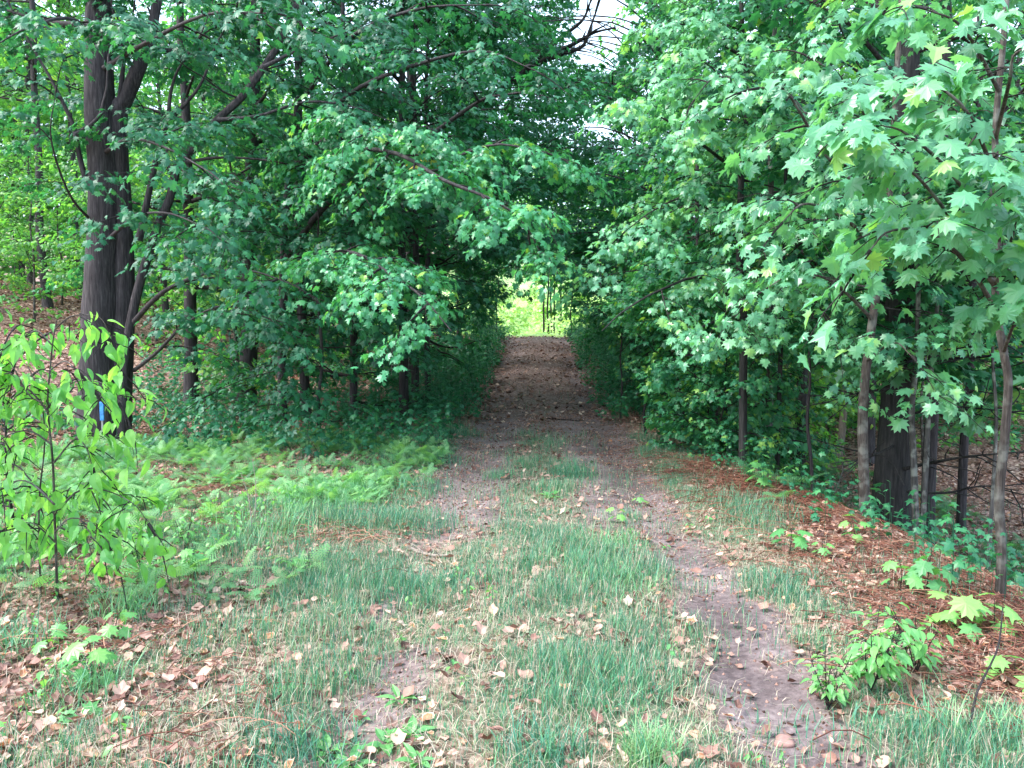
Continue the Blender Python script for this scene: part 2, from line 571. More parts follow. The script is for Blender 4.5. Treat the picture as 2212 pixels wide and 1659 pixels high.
# ------------------------------------------------------------------ trees
def blocked(p):
    """leaves are kept off the driven track, and the canopy has its gaps over it"""
    x, y, z = p[:, 0], p[:, 1], p[:, 2]
    g = np.interp(y, _fy, _fz)
    h = z - g
    top = 1.75 + .45 * sstep(8, 26, y)
    half = 1.3 - .42 * sstep(15, 23, y) + .1 * np.sin(y * 1.7)
    tun = (np.abs(x + .13 * sstep(16, 26, y)) < half * np.clip(1.1 - .35 * (h / top) ** 2, .2, 2)) & (h < top) & (y < 31)
    near = (y < 2.6)
    # sky gaps above the track, seen as openings in the canopy
    d = p - np.array([CAMX, 0, EYE])
    fw = np.array(CM @ Vector((0, 0, -1)))
    rt = np.array(CM @ Vector((1, 0, 0)))
    up = np.array(CM @ Vector((0, 1, 0)))
    w = d @ fw
    sx = 1106 + FPX * (d @ rt) / w
    sy = 829.5 - FPX * (d @ up) / w
    wob = 26 * (fbm(sx / 34, sy / 34, 77) - .5)
    gap = ((sx - 1300 - (60 - sy) * .15) / (62 + wob)) ** 2 + ((sy - 55) / (82 + wob)) ** 2 < 1
    gap |= ((sx - 1292) / 30) ** 2 + ((sy - 268) / 11) ** 2 < 1
    gap &= w > 4
    return tun | near | gap

def foliate(limbs, rng, leaf, wood, twig, tpl, size, sub_per_m=2.2, sub_len=1.1, start=.25, nspray=5, spray_len=.55,
            nleaf=13, droop=.5, flat=.6, origin=None, filt=True, tint=(.45, .22), upbias=.25, sides=3):
    """limbs: list of (K,3) paths. Adds side branches, twigs and leaves."""
    if not limbs:
        return
    B, D, LL, R0 = [], [], [], []
    for path, r0 in limbs:
        seg = np.linalg.norm(np.diff(path, axis=0), axis=1)
        cum = np.concatenate([[0], np.cumsum(seg)])
        L = cum[-1]
        n = max(2, int(L * sub_per_m * (1 - start)))
        s = (start + (1 - start) * (np.arange(n) + rng.random(n) * .8) / n) * L
        s = np.clip(s, 0, L * .999)
        idx = np.clip(np.searchsorted(cum, s) - 1, 0, len(seg) - 1)
        u = (s - cum[idx]) / seg[idx]
        b = path[idx] + (path[idx + 1] - path[idx]) * u[:, None]
        T = nrm(path[idx + 1] - path[idx])
        lat = nrm(np.cross(T, np.array([0, 0, 1.0])) + rng.normal(0, .35, (n, 3)))
        sg = np.where(np.arange(n) % 2, 1, -1)[:, None]
        d = nrm(T * rng.uniform(.35, .9, (n, 1)) + lat * sg + np.array([0, 0, 1]) * rng.normal(upbias, .25, (n, 1)))
        B.append(b)
        D.append(d)
        LL.append(sub_len * (1.15 - .55 * s / L) * rng.uniform(.6, 1.25, n))
        R0.append(np.full(n, min(.012, r0 * .35) + r0 * .1))
        # the limb's own end
        B.append(path[-1:])
        D.append(nrm(path[-1:] - path[-2:-1]))
        LL.append(np.array([sub_len * .7]))
        R0.append(np.array([.01]))
    B, D, LL, R0 = np.concatenate(B), np.concatenate(D), np.concatenate(LL), np.concatenate(R0)
    M = len(B)
    K = 5
    t = np.linspace(0, 1, K)
    side = nrm(np.cross(D, np.array([0, 0, 1.])) + 1e-6)
    bend = rng.normal(0, .12, (M, 1, 1))
    sub = B[:, None] + LL[:, None, None] * (D[:, None] * t[:, None] + bend * side[:, None] * (t ** 2)[:, None]
                                          - np.array([0, 0, 1.]) * (droop * .45 * t ** 2)[:, None])
    if filt:
        ok = ~(blocked(sub[:, -1]) | blocked(sub[:, 1]) | blocked(sub[:, 2]) | blocked(sub[:, 3]))
        sub, D, LL, R0 = sub[ok], D[ok], LL[ok], R0[ok]
        M = len(sub)
    if M == 0:
        return
    tubes(wood, sub - (0 if origin is None else origin), R0[:, None] * (1.15 - t)[None], sides)
    # twigs with leaves
    N = M * nspray
    q = np.tile((np.arange(nspray) + .5) / nspray, M)
    q = np.clip(q + rng.uniform(-.08, .08, N) + .04, .1, 1)
    si = np.repeat(np.arange(M), nspray)
    k = np.clip((q * (K - 1)).astype(int), 0, K - 2)
    u = q * (K - 1) - k
    b = sub[si, k] + (sub[si, k + 1] - sub[si, k]) * u[:, None]
    T = nrm(sub[si, k + 1] - sub[si, k])
    Th = nrm(T * np.array([1, 1, .4]))
    lat = nrm(np.cross(Th, np.array([0, 0, 1.])) + 1e-6)
    sg = np.where(rng.random(N) < .5, -1, 1)[:, None]
    d = nrm(Th * rng.uniform(.4, 1.3, (N, 1)) + lat * sg * rng.uniform(.3, 1, (N, 1)) + rng.normal(0, .15, (N, 3)))
    L = spray_len * rng.uniform(.5, 1.2, N)
    KT = 3
    tt = np.linspace(0, 1, KT)
    tw = b[:, None] + L[:, None, None] * (d[:, None] * tt[:, None] - np.array([0, 0, 1.]) * (droop * .5 * tt ** 2)[:, None])
    if twig:
        kt = ~blocked(tw[:, -1]) if filt else np.ones(N, bool)
        tubes(wood, tw[kt] - (0 if origin is None else origin), np.full((int(kt.sum()), KT), .0035) * np.array([1.3, 1, .5]), 3)
    n = nleaf
    ti = np.repeat(np.arange(N), n)
    s = rng.uniform(.05, 1.05, N * n)
    latt = nrm(np.cross(d, np.array([0, 0, 1.])) + 1e-6)[ti]
    off = rng.choice([-1, 1], N * n) * rng.uniform(.1, 1, N * n) * (.75 - .35 * s)
    Lr = L[ti]
    pos = b[ti] + Lr[:, None] * (d[ti] * s[:, None] + latt * (off * flat)[:, None]) \
        - np.array([0, 0, 1.]) * (Lr * droop * (.5 * s ** 2 + .35 * off ** 2))[:, None]
    pos = pos + rng.normal(0, 1, pos.shape) * np.array([.25, .25, .35]) * size
    if filt:
        ok = ~blocked(pos)
    else:
        ok = np.ones(len(pos), bool)
    gh = ground(pos[:, 0], pos[:, 1]) if filt else np.zeros(len(pos))
    ok &= pos[:, 2] > gh + size * .6
    pos, s, off, latt, dd, ti = pos[ok], s[ok], off[ok], latt[ok], d[ti][ok], ti[ok]
    m = len(pos)
    outw = nrm(dd * (.4 + s[:, None]) + latt * off[:, None] * 1.4)
    nor = nrm(np.array([0, 0, 1.]) + outw * (droop * rng.uniform(.2, 2.4, m))[:, None] + rng.normal(0, .33, (m, 3)))
    tip = outw + rng.normal(0, .4, (m, 3)) - np.array([0, 0, 1.0])
    sz = size * (.42 + .85 * rng.random(m) ** .8)
    grp = rng.normal(0, 1, N)[ti] * .12
    tn = np.clip(rng.normal(tint[0], tint[1], m) + grp, 0, 1)
    pos = pos - (0 if origin is None else origin)
    if tpl is MAPLE:
        w = rng.random(m)
        for tq, mk in ((MAPLE, w < .4), (MAPLE_B, (w >= .4) & (w < .72)), (MAPLE_C, w >= .72)):
            if mk.any():
                put_leaves(leaf, tq, pos[mk], nor[mk], tip[mk], sz[mk], tn[mk])
    else:
        put_leaves(leaf, tpl, pos, nor, tip, sz, tn)

def wander(p0, d0, L, n, rng, up=0.0, droop=0.0, wob=.12):
    p = [np.array(p0, float)]
    d = np.array(d0, float)
    for i in range(n - 1):
        f = i / (n - 1)
        d = d + np.array([0, 0, up * (1 - f) - droop * f]) / n * 3 + rng.normal(0, wob, 3)
        d /= np.linalg.norm(d)
        p.append(p[-1] + d * L / (n - 1))
    return np.array(p)

def auto_limbs(trunk, r0, rng, lo, n, spread, up=.5, prof=None, droop=.6, el=(5, 60), bias=None):
    """limbs leaving a trunk path between the fractions lo..1"""
    out = []
    K = len(trunk)
    for i in range(n):
        f = lo + (1 - lo) * (i + rng.random() * .6) / n
        a = i * 2.399 + rng.random() * .8
        k = min(int(f * (K - 1)), K - 2)
        u = f * (K - 1) - k
        b = trunk[k] * (1 - u) + trunk[k + 1] * u
        g = (f - lo) / (1 - lo)
        w = (prof or (lambda g: .55 + .9 * g - 1.2 * g * g))(g)
        L = max(.35, spread * w * rng.uniform(.75, 1.2))
        e = R(el[0] + (el[1] - el[0]) * g + rng.uniform(-8, 8))
        d = np.array([math.cos(a) * math.cos(e), math.sin(a) * math.cos(e), math.sin(e)])
        if bias is not None:
            d = d + np.array(bias)
            d /= np.linalg.norm(d)
        p = wander(b, d, L, 7, rng, up * .25, droop * .25)
        out.append((p, r0 * (1 - .75 * f) * .45))
    return out

def limb_tubes(wood, limbs, origin, sides=6):
    for p, r in limbs:
        q = smooth_path(p, max(8, len(p) * 2))
        t = np.linspace(0, 1, len(q))
        tubes(wood, q - origin, np.maximum(r * (1 - .85 * t), .006), sides)

def trunk_tube(wood, path, r0, r1, origin, sides=14, flare=1.5, rough=.08, seed=1):
    q = smooth_path(path, max(24, int(len(path) * 10)))
    t = np.linspace(0, 1, len(q))
    h = np.linalg.norm(q - q[0], axis=1)
    r = (r0 + (r1 - r0) * t) * (1 + (flare - 1) * np.exp(-h / (r0 * 2.2)))
    tubes(wood, q - origin, r, sides, rough=rough, seed=seed)

def make_tree(name, base, label, cat, seed, trunks, limbs=(), bark=M_BARK, leafm=M_MAPLE, tpl=MAPLE_MID, size=.12, sides=14,
              group=None, auto=None, fol=None, filt=True, flare=1.5, rough=.08, extra=()):
    """trunks: [(path, r0, r1)], limbs: [(path, r)] measured ones; auto: list of dicts for auto_limbs on a trunk"""
    rng = np.random.default_rng(seed)
    base = np.array(base, float)
    root = thing(name, tuple(base), label, cat, group)
    tg, bgeo, lg = Geo(), Geo(), Geo()
    for i, (p, r0, r1) in enumerate(trunks):
        trunk_tube(tg, p, r0, r1, base, sides, flare, rough, seed + i)
    ml = [(smooth_path(p, len(p) * 3), r) for p, r in limbs]
    for p, r in ml:
        t = np.linspace(0, 1, len(p))
        tubes(tg, p - base, r * (1 - .9 * t ** .8) + .002, max(6, sides - 6), rough=rough, seed=seed)
    al = []
    for a in (auto or []):
        a = dict(a)
        ti = a.pop('trunk', 0)
        p, r0, r1 = trunks[ti]
        al += auto_limbs(smooth_path(p, 16), r0, rng, **a)
    if filt:
        al = [(p, r) for p, r in al if not blocked(p).any()]
    limb_tubes(bgeo, al, base)
    f = dict(fol or {})
    foliate(ml + al, rng, lg, bgeo, size > .06, tpl, size, origin=base, filt=filt, **f)
    for args in extra:
        foliate(*args)
    tg.build('trunk', bark, root)
    if bgeo.c:
        bgeo.build('branches', M_TWIG, root)
    if lg.c:
        lg.build('crown', leafm, root, smooth=False)
    return root

def Q(Y, *pts):
    """a path through measured points; each is (px, py) at depth Y, or (px, py, depth)"""
    return np.array([P(p[0], p[1], p[2] if len(p) > 2 else Y) for p in pts])

def rooted(path):
    """start the measured path in the ground under its first point"""
    x, y = path[0][0], path[0][1]
    b = np.array([x, y, gz(x, y) - .12])
    keep = [p for p in path if p[2] > b[2] + .35]
    return np.vstack([b[None]] + [k[None] for k in keep])

def straight(base, H, rng, lean=(0, 0), wob=.25, n=8):
    t = np.linspace(0, 1, n)
    p = np.array(base, float) + np.stack([lean[0] * t, lean[1] * t, H * t], -1)
    p[1:-1, :2] += np.cumsum(rng.normal(0, wob / n, (n - 2, 2)), 0)
    p[0, 2] -= .12
    return p

# ---- the big double maple on the left
Y1 = 11.0
tA = rooted(Q(Y1, (217, 960), (214, 800), (220, 600), (226, 420), (216, 250), (212, 100), (216, -60), (225, -420), (235, -800)))
tB = rooted(Q(Y1 + .05, (256, 955), (262, 800), (268, 600), (263, 430), (256, 250), (270, 215), (302, 140), (320, 84), (331, 50), (350, -80), (380, -300)))
tC = rooted(Q(Y1 - .1, (262, 955), (268, 800), (284, 690), (309, 587), (345, 480), (366, 430), (386, 353), (420, 319), (470, 259), (524, 208), (571, 144), (605, 91), (638, 17), (690, -90)))
big = make_tree('maple_tree', tA[0] + [0, 0, .12], 'old maple with two fused grey trunks and low crooked limbs beside the fern bed', 'tree', 11,
    [(tA, .275, .12), (tB, .15, .05), (tC, .065, .04)],
    limbs=[
        (Q(Y1 - .15, (205, 425), (185, 385), (172, 340), (163, 290), (155, 262), (130, 210), (107, 165), (77, 114), (34, 37), (5, -20), (-40, -90)), .045),
        (Q(Y1 - .3, (165, 292), (182, 280), (198, 269), (215, 250), (224, 220), (232, 181), (235, 118), (249, 67), (240, 0), (230, -90)), .04),
        (Q(Y1 + .0, (258, 240), (262, 180), (272, 100), (284, 50), (300, -60)), .045),
        (Q(Y1 - .2, (300, 520), (325, 400), (346, 310), (366, 262), (403, 222), (437, 175), (470, 90), (520, 10)), .05),
        (Q(Y1 - .25, (363, 262), (366, 220), (372, 185), (386, 148), (420, 95), (440, 60), (470, -30)), .03),
        ([P(282, 705, Y1), P(326, 654, Y1 - .6), P(370, 620, Y1 - 1.1), P(447, 590, Y1 - 1.5), P(540, 585, Y1 - 1.9), P(620, 610, Y1 - 2.2)], .04),
        ([P(290, 800, Y1), P(340, 760, Y1 - .7), P(400, 700, Y1 - 1.3), P(480, 660, Y1 - 1.6), P(560, 680, Y1 - 1.9)], .028),
        ([P(230, 520, Y1), P(290, 470, Y1 - 1.2), P(360, 460, Y1 - 2.0), P(440, 490, Y1 - 2.6)], .028),
        ([P(225, 330, Y1), P(280, 300, Y1 - 1.5), P(360, 320, Y1 - 2.4), P(450, 370, Y1 - 3.0)], .03),
        ([P(220, 150, Y1), P(320, 90, Y1 - 1.6), P(450, 30, Y1 - 2.8), P(600, 30, Y1 - 3.8)], .035),
        ([P(215, 80, Y1), P(150, 40, Y1 - 1.5), P(60, 60, Y1 - 2.2), P(-30, 110, Y1 - 2.6)], .03),
        ([P(200, 480, Y1), P(150, 420, Y1 - .8), P(110, 300, Y1 - 1.4), P(120, 200, Y1 - 1.5)], .02),
        (Q(Y1 - .6, (571, 144), (640, 110), (720, 80), (820, 40)), .028),
        (Q(Y1 - .6, (470, 259), (560, 250), (660, 220), (760, 230), (840, 260)), .028),
        (Q(Y1 - .5, (386, 353), (480, 340), (600, 350), (700, 380)), .026),
    ],
    auto=[dict(trunk=0, lo=.62, n=12, spread=3.6, el=(10, 60)), dict(trunk=2, lo=.4, n=9, spread=1.8, el=(0, 40))],
    fol=dict(sub_per_m=1.9, sub_len=.95, start=.34, nspray=5, nleaf=13, droop=.7, tint=(.25, .2)), size=.098, sides=18, rough=.16, flare=1.35, tpl=MAPLE)  # low tint puts the old maple's shade into its leaf colour

# ---- the maple whose long limbs reach over the track from the left
Y2 = 12.6
t2 = rooted(Q(Y2, (609, 800), (611, 640), (614, 520), (622, 400), (640, 250), (650, 60), (660, -260)))
tree2 = make_tree('maple_tree', t2[0] + [0, 0, .12], 'maple left of the track with long bright limbs drooping over the ruts', 'tree', 22,
    [(t2, .075, .03)],
    limbs=[
        ([P(616, 560, Y2), P(720, 430, 11.5), P(879, 392, 10.2), P(902, 373, 10), P(969, 346, 9.6), P(1070, 312, 9.3), P(1180, 330, 9.0)], .05),
        ([P(613, 620, Y2), P(690, 560, 10.5), P(760, 545, 9.0), P(840, 590, 8.2), P(910, 640, 7.8), P(975, 715, 7.6)], .035),
        ([P(618, 470, Y2), P(740, 340, 10.3), P(850, 330, 9.0), P(960, 390, 8.4), P(1060, 430, 8.2), P(1130, 480, 8.1), P(1180, 570, 8.1)], .035),
        ([P(622, 380, Y2), P(700, 300, 10.6), P(800, 280, 9.4), P(900, 320, 9.0)], .03),
    ],
    auto=[],
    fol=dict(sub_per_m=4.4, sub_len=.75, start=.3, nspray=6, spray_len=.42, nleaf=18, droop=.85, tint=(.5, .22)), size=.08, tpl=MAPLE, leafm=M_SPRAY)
auto_later = True

gy, gw_ = Geo(), Geo()
b2 = np.array(tree2.location)
foliate([(smooth_path(Q(0, (862, 372, 9.2), (890, 350, 9.0), (925, 345, 8.9)), 8), .006)], np.random.default_rng(4), gy, gw_, True, MAPLE, .09, sub_per_m=7, sub_len=.14, nspray=2, spray_len=.12, nleaf=3, droop=.8, origin=b2, tint=(.5, .3))
M_YEL = leaf_mat('yellowing_leaf', [(0, (.25, .38, .07)), (.5, (.5, .45, .08)), (1, (.7, .45, .10))], trans=.4)
ys_ = gy.build('yellowing_leaves', M_YEL, tree2, smooth=False)
ys_['label'] = 'small sprig of yellowing maple leaves'

# ---- trees of the left flank and the tunnel over the track
def auto_tree(px, Y, H, r0, seed, label, spread=2.8, n=26, lo=.12, el=(-12, 50), lean=(0, 0), bias=None, size=.10, tpl=MAPLE_MID, fol=None,
              bark=M_BARK, leafm=M_MAPLE, X=None, cat='tree', name='maple_tree', group=None, limbs=()):
    rng = np.random.default_rng(seed * 7 + 1)
    if X is None:
        b = base_at(px, Y)
    else:
        b = np.array([X, Y, gz(X, Y)])
    p = straight(b, H, rng, lean)
    f = dict(sub_per_m=2.4, sub_len=.95, start=.2, nspray=4, nleaf=15, droop=.65, tint=(.2, .18))  # low default tint paints deep shade into the leaves
    f.update(fol or {})
    return make_tree(name, b, label, cat, seed, [(p, r0, r0 * .3)], limbs=limbs, auto=[dict(lo=lo, n=n, spread=spread, el=el, bias=bias)],
                     fol=f, size=size, tpl=tpl, bark=bark, leafm=leafm, group=group, sides=12)

auto_tree(660, 13.6, 10, .09, 30, 'maple with shade-toned leaves directly behind the one with the long bright limbs', spread=3.0, n=30, lo=.08, limbs=[
        ([P(662, 430, 13.3), P(780, 380, 12), P(902, 309, 11.3), P(949, 279, 11), P(990, 249, 10.8), P(1043, 215, 10.5), P(1087, 205, 10.3), P(1200, 190, 10.0)], .055),
        ([P(660, 650, 13.3), P(740, 540, 12.3), P(870, 504, 12), P(942, 487, 11.8), P(1020, 457, 11.6), P(1080, 450, 11.4)], .045),
        ([P(663, 300, 13.3), P(760, 200, 11), P(900, 140, 10), P(1040, 110, 9.4), P(1150, 150, 9.2)], .04),
        ([P(664, 200, 13.3), P(760, 80, 11), P(900, 20, 10.2), P(1050, 10, 9.8)], .04),
    ])
auto_tree(411, 14.5, 9.5, .13, 31, 'grey trunked maple standing behind the fallen branch pile, right of the old double maple', spread=3.0, n=22, lo=.22)
auto_tree(528, 15.2, 10.5, .17, 32, 'thick maple in deep shade behind the branch pile', spread=3.2, n=24, lo=.2, lean=(.6, 0))
auto_tree(760, 13.2, 9, .07, 33, 'bushy young maple with leaves to the ground behind the fern bed', spread=2.6, n=30, lo=.04)
auto_tree(690, 11.3, 3.6, .03, 34, 'low spreading maple sapling at the back edge of the fern bed', spread=1.9, n=18, lo=.08, el=(-5, 40), cat='sapling', name='maple_sapling')
auto_tree(872, 13.6, 10, .085, 35, 'left one of three dark close-set trunks beside the shaded track', spread=2.6, n=26, lo=.16)
auto_tree(897, 13.9, 8, .075, 36, 'middle one of three dark close-set trunks beside the shaded track', spread=2.1, n=20, lo=.22)
auto_tree(925, 14.6, 10, .06, 37, 'right one of three dark close-set trunks beside the shaded track', spread=2.4, n=24, lo=.18, bias=(.25, 0, 0))
FT = dict(sub_per_m=2.4, sub_len=.9, nspray=4, nleaf=13, droop=.6, tint=(.28, .2))
def arch(X, Y, H, seed):
    rr = np.random.default_rng(seed)
    out = []
    gg = gz(X, Y)
    for h in np.arange(2.2, H - .3, .7):
        e = -X * rr.uniform(-.05, .85)
        yy = rr.uniform(-1.8, 1.4)
        up = rr.uniform(.6, 1.4)
        out.append((np.array([[X, Y, gg + h], [X * .75, Y + yy * .3, gg + h + up * .6], [X * .35, Y + yy * .7, gg + h + up], [e, Y + yy, gg + h + up * .75]]), .028))
    return out
for i, (X, Y, H, b, lb) in enumerate([
        (-2.75, 16.8, 9.5, .45, 'maple leaning over the track from the left where the ruts enter the shade'),
        (-3.3, 19.8, 11, .5, 'maple arching over the shaded track halfway up the rise, left side'),
        (-2.9, 23.2, 10.5, .5, 'maple on the left shoulder of the crest, arching towards the track'),
        (-2.7, 27.0, 9.5, .5, 'maple on the left of the very top of the crest beside the bright opening'),
        (2.9, 15.2, 9.5, -.35, 'maple arching over the track from the right where the ruts enter the shade'),
        (3.1, 18.6, 10.5, -.45, 'maple arching over the shaded track halfway up the rise, right side'),
        (2.9, 22.2, 10.5, -.45, 'maple on the right shoulder of the crest, arching towards the track'),
        (3.0, 26.2, 10, -.45, 'maple on the right of the very top of the crest beside the thin dark trunks')]):
    auto_tree(0, Y, H, .085, 40 + i, lb, spread=3.1, n=32, lo=.03, el=(-8, 55), bias=(b * .6, 0, 0), X=X, fol=FT, size=.115,
                    tpl=MAPLE_MID if Y < 19 else FAR, limbs=arch(X, Y, H, 900 + i))

sky_tree = [o for o in bpy.data.objects if o.get('label', '').startswith('maple leaning over the track from the left')][0]
def bare_branches(root, base, specs, seed):
    rng = np.random.default_rng(seed)
    for p, r in specs:
        g = Geo()
        q = smooth_path(p, 16)
        t = np.linspace(0, 1, 16)
        tubes(g, q - base, r * (1 - .8 * t), 6)
        for k in range(4, 15):
            for s in (-1, 1):
                if rng.random() < .4:
                    d = nrm(q[min(k + 1, 15)] - q[k - 1])
                    lat = nrm(np.cross(d, [0, 0, 1]))
                    tw = wander(q[k], nrm(d * .8 + lat * s * rng.uniform(.3, 1) + [0, 0, rng.normal(-.1, .4)]), rng.uniform(.2, .7), 5, rng, wob=.15)
                    tubes(g, tw - base, np.linspace(max(r * .35, .008), .004, 5), 4)
        g.build('dead_branch', M_BARKD, root)
bare_branches(sky_tree, np.array(sky_tree.location), [
    (Q(16.5, (1020, 240), (1120, 165), (1195, 118), (1245, 92), (1285, 70), (1330, 60)), .075),
    (Q(16.5, (1150, 140), (1215, 116), (1258, 100), (1275, 60), (1300, -10)), .06),
    (Q(16.3, (1120, 165), (1200, 90), (1250, 52), (1268, 25), (1285, -30)), .055)], 60)

for i, (X, Y, H, lb) in enumerate([(-1.45, 27.6, 3.2, 'bushy sapling crowding the left side of the bright opening at the crest'), (1.15, 28.4, 3.2, 'bushy sapling crowding the right side of the bright opening at the crest'),
        (-2.2, 22.0, 2.2, 'low bushy sapling on the left shoulder below the crest'), (2.1, 23.5, 2.3, 'low bushy sapling on the right shoulder below the crest'),
        (-2.3, 30.5, 4.5, 'lime green sapling just past the crest at the left of the opening'), (1.9, 31.5, 3.6, 'lime green sapling just past the crest behind the right-hand bush')]):
    auto_tree(0, Y, H, .025, 700 + i, lb, spread=1.3, n=20, lo=.05, el=(-5, 50), X=X, cat='sapling', name='maple_sapling', tpl=FAR,
              fol=dict(sub_per_m=3, sub_len=.5, spray_len=.35, nspray=4, nleaf=8, tint=(.5, .2)), leafm=M_BACK if Y > 30 else M_MAPLE)

# ---- right flank saplings and trees
t3 = rooted(Q(9.2, (1606, 1010), (1605, 850), (1606, 700), (1598, 560), (1600, 420), (1604, 300), (1612, 245), (1606, 120), (1600, -40), (1596, -300)))
make_tree('maple_sapling', t3[0] + [0, 0, .12], 'slim dark maple sapling right of the track with a drooping spray reaching the right rut', 'sapling', 51,
    [(t3, .05, .02)],
    limbs=[
        ([P(1602, 660, 9.2), P(1520, 600, 8.4), P(1430, 625, 7.7), P(1350, 670, 7.3), P(1300, 715, 7.1)], .02),
        ([P(1602, 700, 9.2), P(1560, 690, 8.2), P(1490, 720, 7.5), P(1450, 760, 7.2)], .018),
        ([P(1598, 520, 9.2), P(1500, 430, 8.6), P(1420, 450, 8.2), P(1350, 500, 8.0)], .018),
        ([P(1602, 380, 9.2), P(1500, 300, 8.2), P(1400, 240, 7.9), P(1330, 250, 7.8)], .02),
        ([P(1610, 300, 9.2), P(1660, 230, 8.4), P(1700, 200, 7.8), P(1750, 260, 7.4)], .018),
        ([P(1610, 240, 9.2), P(1580, 180, 8.2), P(1540, 170, 7.4), P(1500, 215, 7.2)], .018),
        ([P(1600, 120, 9.2), P(1500, 60, 8.6), P(1440, 50, 8.4)], .018),
        ([P(1605, 640, 9.2), P(1680, 600, 8.2), P(1740, 620, 7.6), P(1780, 680, 7.4)], .018),
    ],
    auto=[dict(lo=.45, n=14, spread=1.4, el=(-5, 45))],
    fol=dict(sub_per_m=3.0, sub_len=.7, start=.15, nspray=5, spray_len=.4, nleaf=17, droop=.8, tint=(.55, .22)), size=.078, tpl=MAPLE, bark=M_BARKD, leafm=M_NEAR)
auto_tree(1664, 10.6, 8, .055, 52, 'pale grey slim trunk just right of the slim dark sapling', spread=1.8, n=16, lo=.38, bark=M_BARKG, cat='sapling', name='maple_sapling', fol=dict(tint=(.4, .2)))
auto_tree(1683, 9.8, 6.5, .032, 53, 'thin dark stem close beside the pale grey slim trunk', spread=1.4, n=12, lo=.45, bark=M_BARKD, cat='sapling', name='maple_sapling', fol=dict(tint=(.45, .2)))

t5 = rooted(Q(7.0, (1872, 1130), (1864, 960), (1866, 850), (1878, 740), (1895, 620), (1912, 500), (1925, 380), (1935, 200), (1950, -50)))
make_tree('maple_sapling', t5[0] + [0, 0, .12], 'bent brown maple sapling on the bank in front of the thick black trunk', 'sapling', 54,
    [(t5, .046, .02)],
    limbs=[
        ([P(1915, 480, 7.0), P(1850, 400, 6.3), P(1780, 330, 5.8), P(1700, 200, 5.4), P(1640, 190, 5.3)], .02),
        ([P(1905, 540, 7.0), P(1820, 470, 6.2), P(1740, 440, 5.7), P(1690, 480, 5.5)], .018),
        ([P(1885, 690, 7.0), P(1800, 610, 6.6), P(1720, 590, 6.5), P(1660, 620, 6.5)], .014),
        ([P(1872, 780, 7.0), P(1930, 740, 6.4), P(1970, 770, 6.1)], .012),
        ([P(1925, 380, 7.0), P(1870, 250, 6.3), P(1800, 160, 6), P(1760, 130, 6)], .018),
    ],
    auto=[dict(lo=.45, n=12, spread=1.4, el=(-5, 45))],
    fol=dict(sub_per_m=3.0, sub_len=.55, start=.2, nspray=4, spray_len=.36, nleaf=8, droop=.75, tint=(.45, .22)), size=.095, tpl=MAPLE, bark=M_BARKB, leafm=M_NEAR)

t6 = rooted(Q(8.6, (1926, 1160), (1930, 1000), (1938, 850), (1944, 700), (1950, 500), (1956, 300), (1962, 0), (1970, -400)))
dead = []
rg = np.random.default_rng(66)
big6 = make_tree('pine_tree', t6[0] + [0, 0, .12], 'thick black trunk with bare dead side branches behind the bent brown sapling', 'tree', 55,
    [(t6, .185, .10)], bark=M_BARKD, rough=.14, flare=1.3,
    auto=[dict(lo=.42, n=20, spread=3.0, el=(0, 30))], fol=dict(sub_per_m=2.4, sub_len=1.0, nspray=5, nleaf=9, droop=.5, tint=(.12, .12)), size=.12)
b6 = t6[0] + [0, 0, .12]
bare_branches(big6, b6, [
    (Q(0, (1945, 1015, 8.5), (2010, 1000, 8.0), (2100, 985, 7.4), (2230, 975, 6.8)), .022),
    (Q(0, (1945, 900, 8.5), (2040, 880, 8.1), (2140, 885, 7.6), (2240, 900, 7.2)), .018),
    (Q(0, (1945, 780, 8.5), (2030, 760, 8.1), (2120, 745, 7.8), (2230, 735, 7.4)), .016),
    (Q(0, (1935, 960, 8.5), (1870, 990, 8.0), (1800, 1000, 7.7)), .014),
    (Q(0, (1945, 1060, 8.5), (2040, 1065, 8.2), (2120, 1050, 8.0), (2200, 1060, 7.8)), .018),
    (Q(0, (1950, 620, 8.5), (2050, 600, 8.0), (2160, 590, 7.6)), .016),
    (Q(0, (1935, 840, 8.5), (1850, 850, 8.2), (1770, 875, 8.0)), .012)], 61)
t6b = rooted(Q(9.6, (2003, 1140), (2008, 1000), (2016, 850), (2022, 700), (2030, 500), (2040, 200), (2050, -200)))
make_tree('pine_tree', t6b[0] + [0, 0, .12], 'narrower dark trunk just right of the thick black one, behind two lichen-spotted stems', 'tree', 56,
    [(t6b, .09, .05)], bark=M_BARK, auto=[dict(lo=.4, n=14, spread=2.4, el=(0, 40))], fol=dict(nspray=4, nleaf=9, tint=(.15, .15)), size=.12)
for i, (pts, r, lb) in enumerate([
        ([(1984, 1170), (1974, 1000), (1970, 880), (1980, 770), (1984, 600), (1980, 420)], .034, 'white-spotted lichen stem touching the thick black trunk on its right'),
        ([(1990, 1170), (2000, 1000), (2006, 880), (2014, 760), (2028, 620), (2040, 420)], .030, 'white-spotted lichen stem forking away in front of the narrower dark trunk')]):
    p = rooted(Q(7.9, *pts))
    make_tree('lichen_sapling', p[0] + [0, 0, .12], lb, 'sapling', 57 + i, [(p, r, r * .5)], bark=M_BARKG, rough=.12,
              auto=[dict(lo=.55, n=8, spread=1.2, el=(0, 40))], fol=dict(nspray=4, nleaf=8, sub_len=.6, spray_len=.4, tint=(.4, .2)), size=.125, tpl=MAPLE)

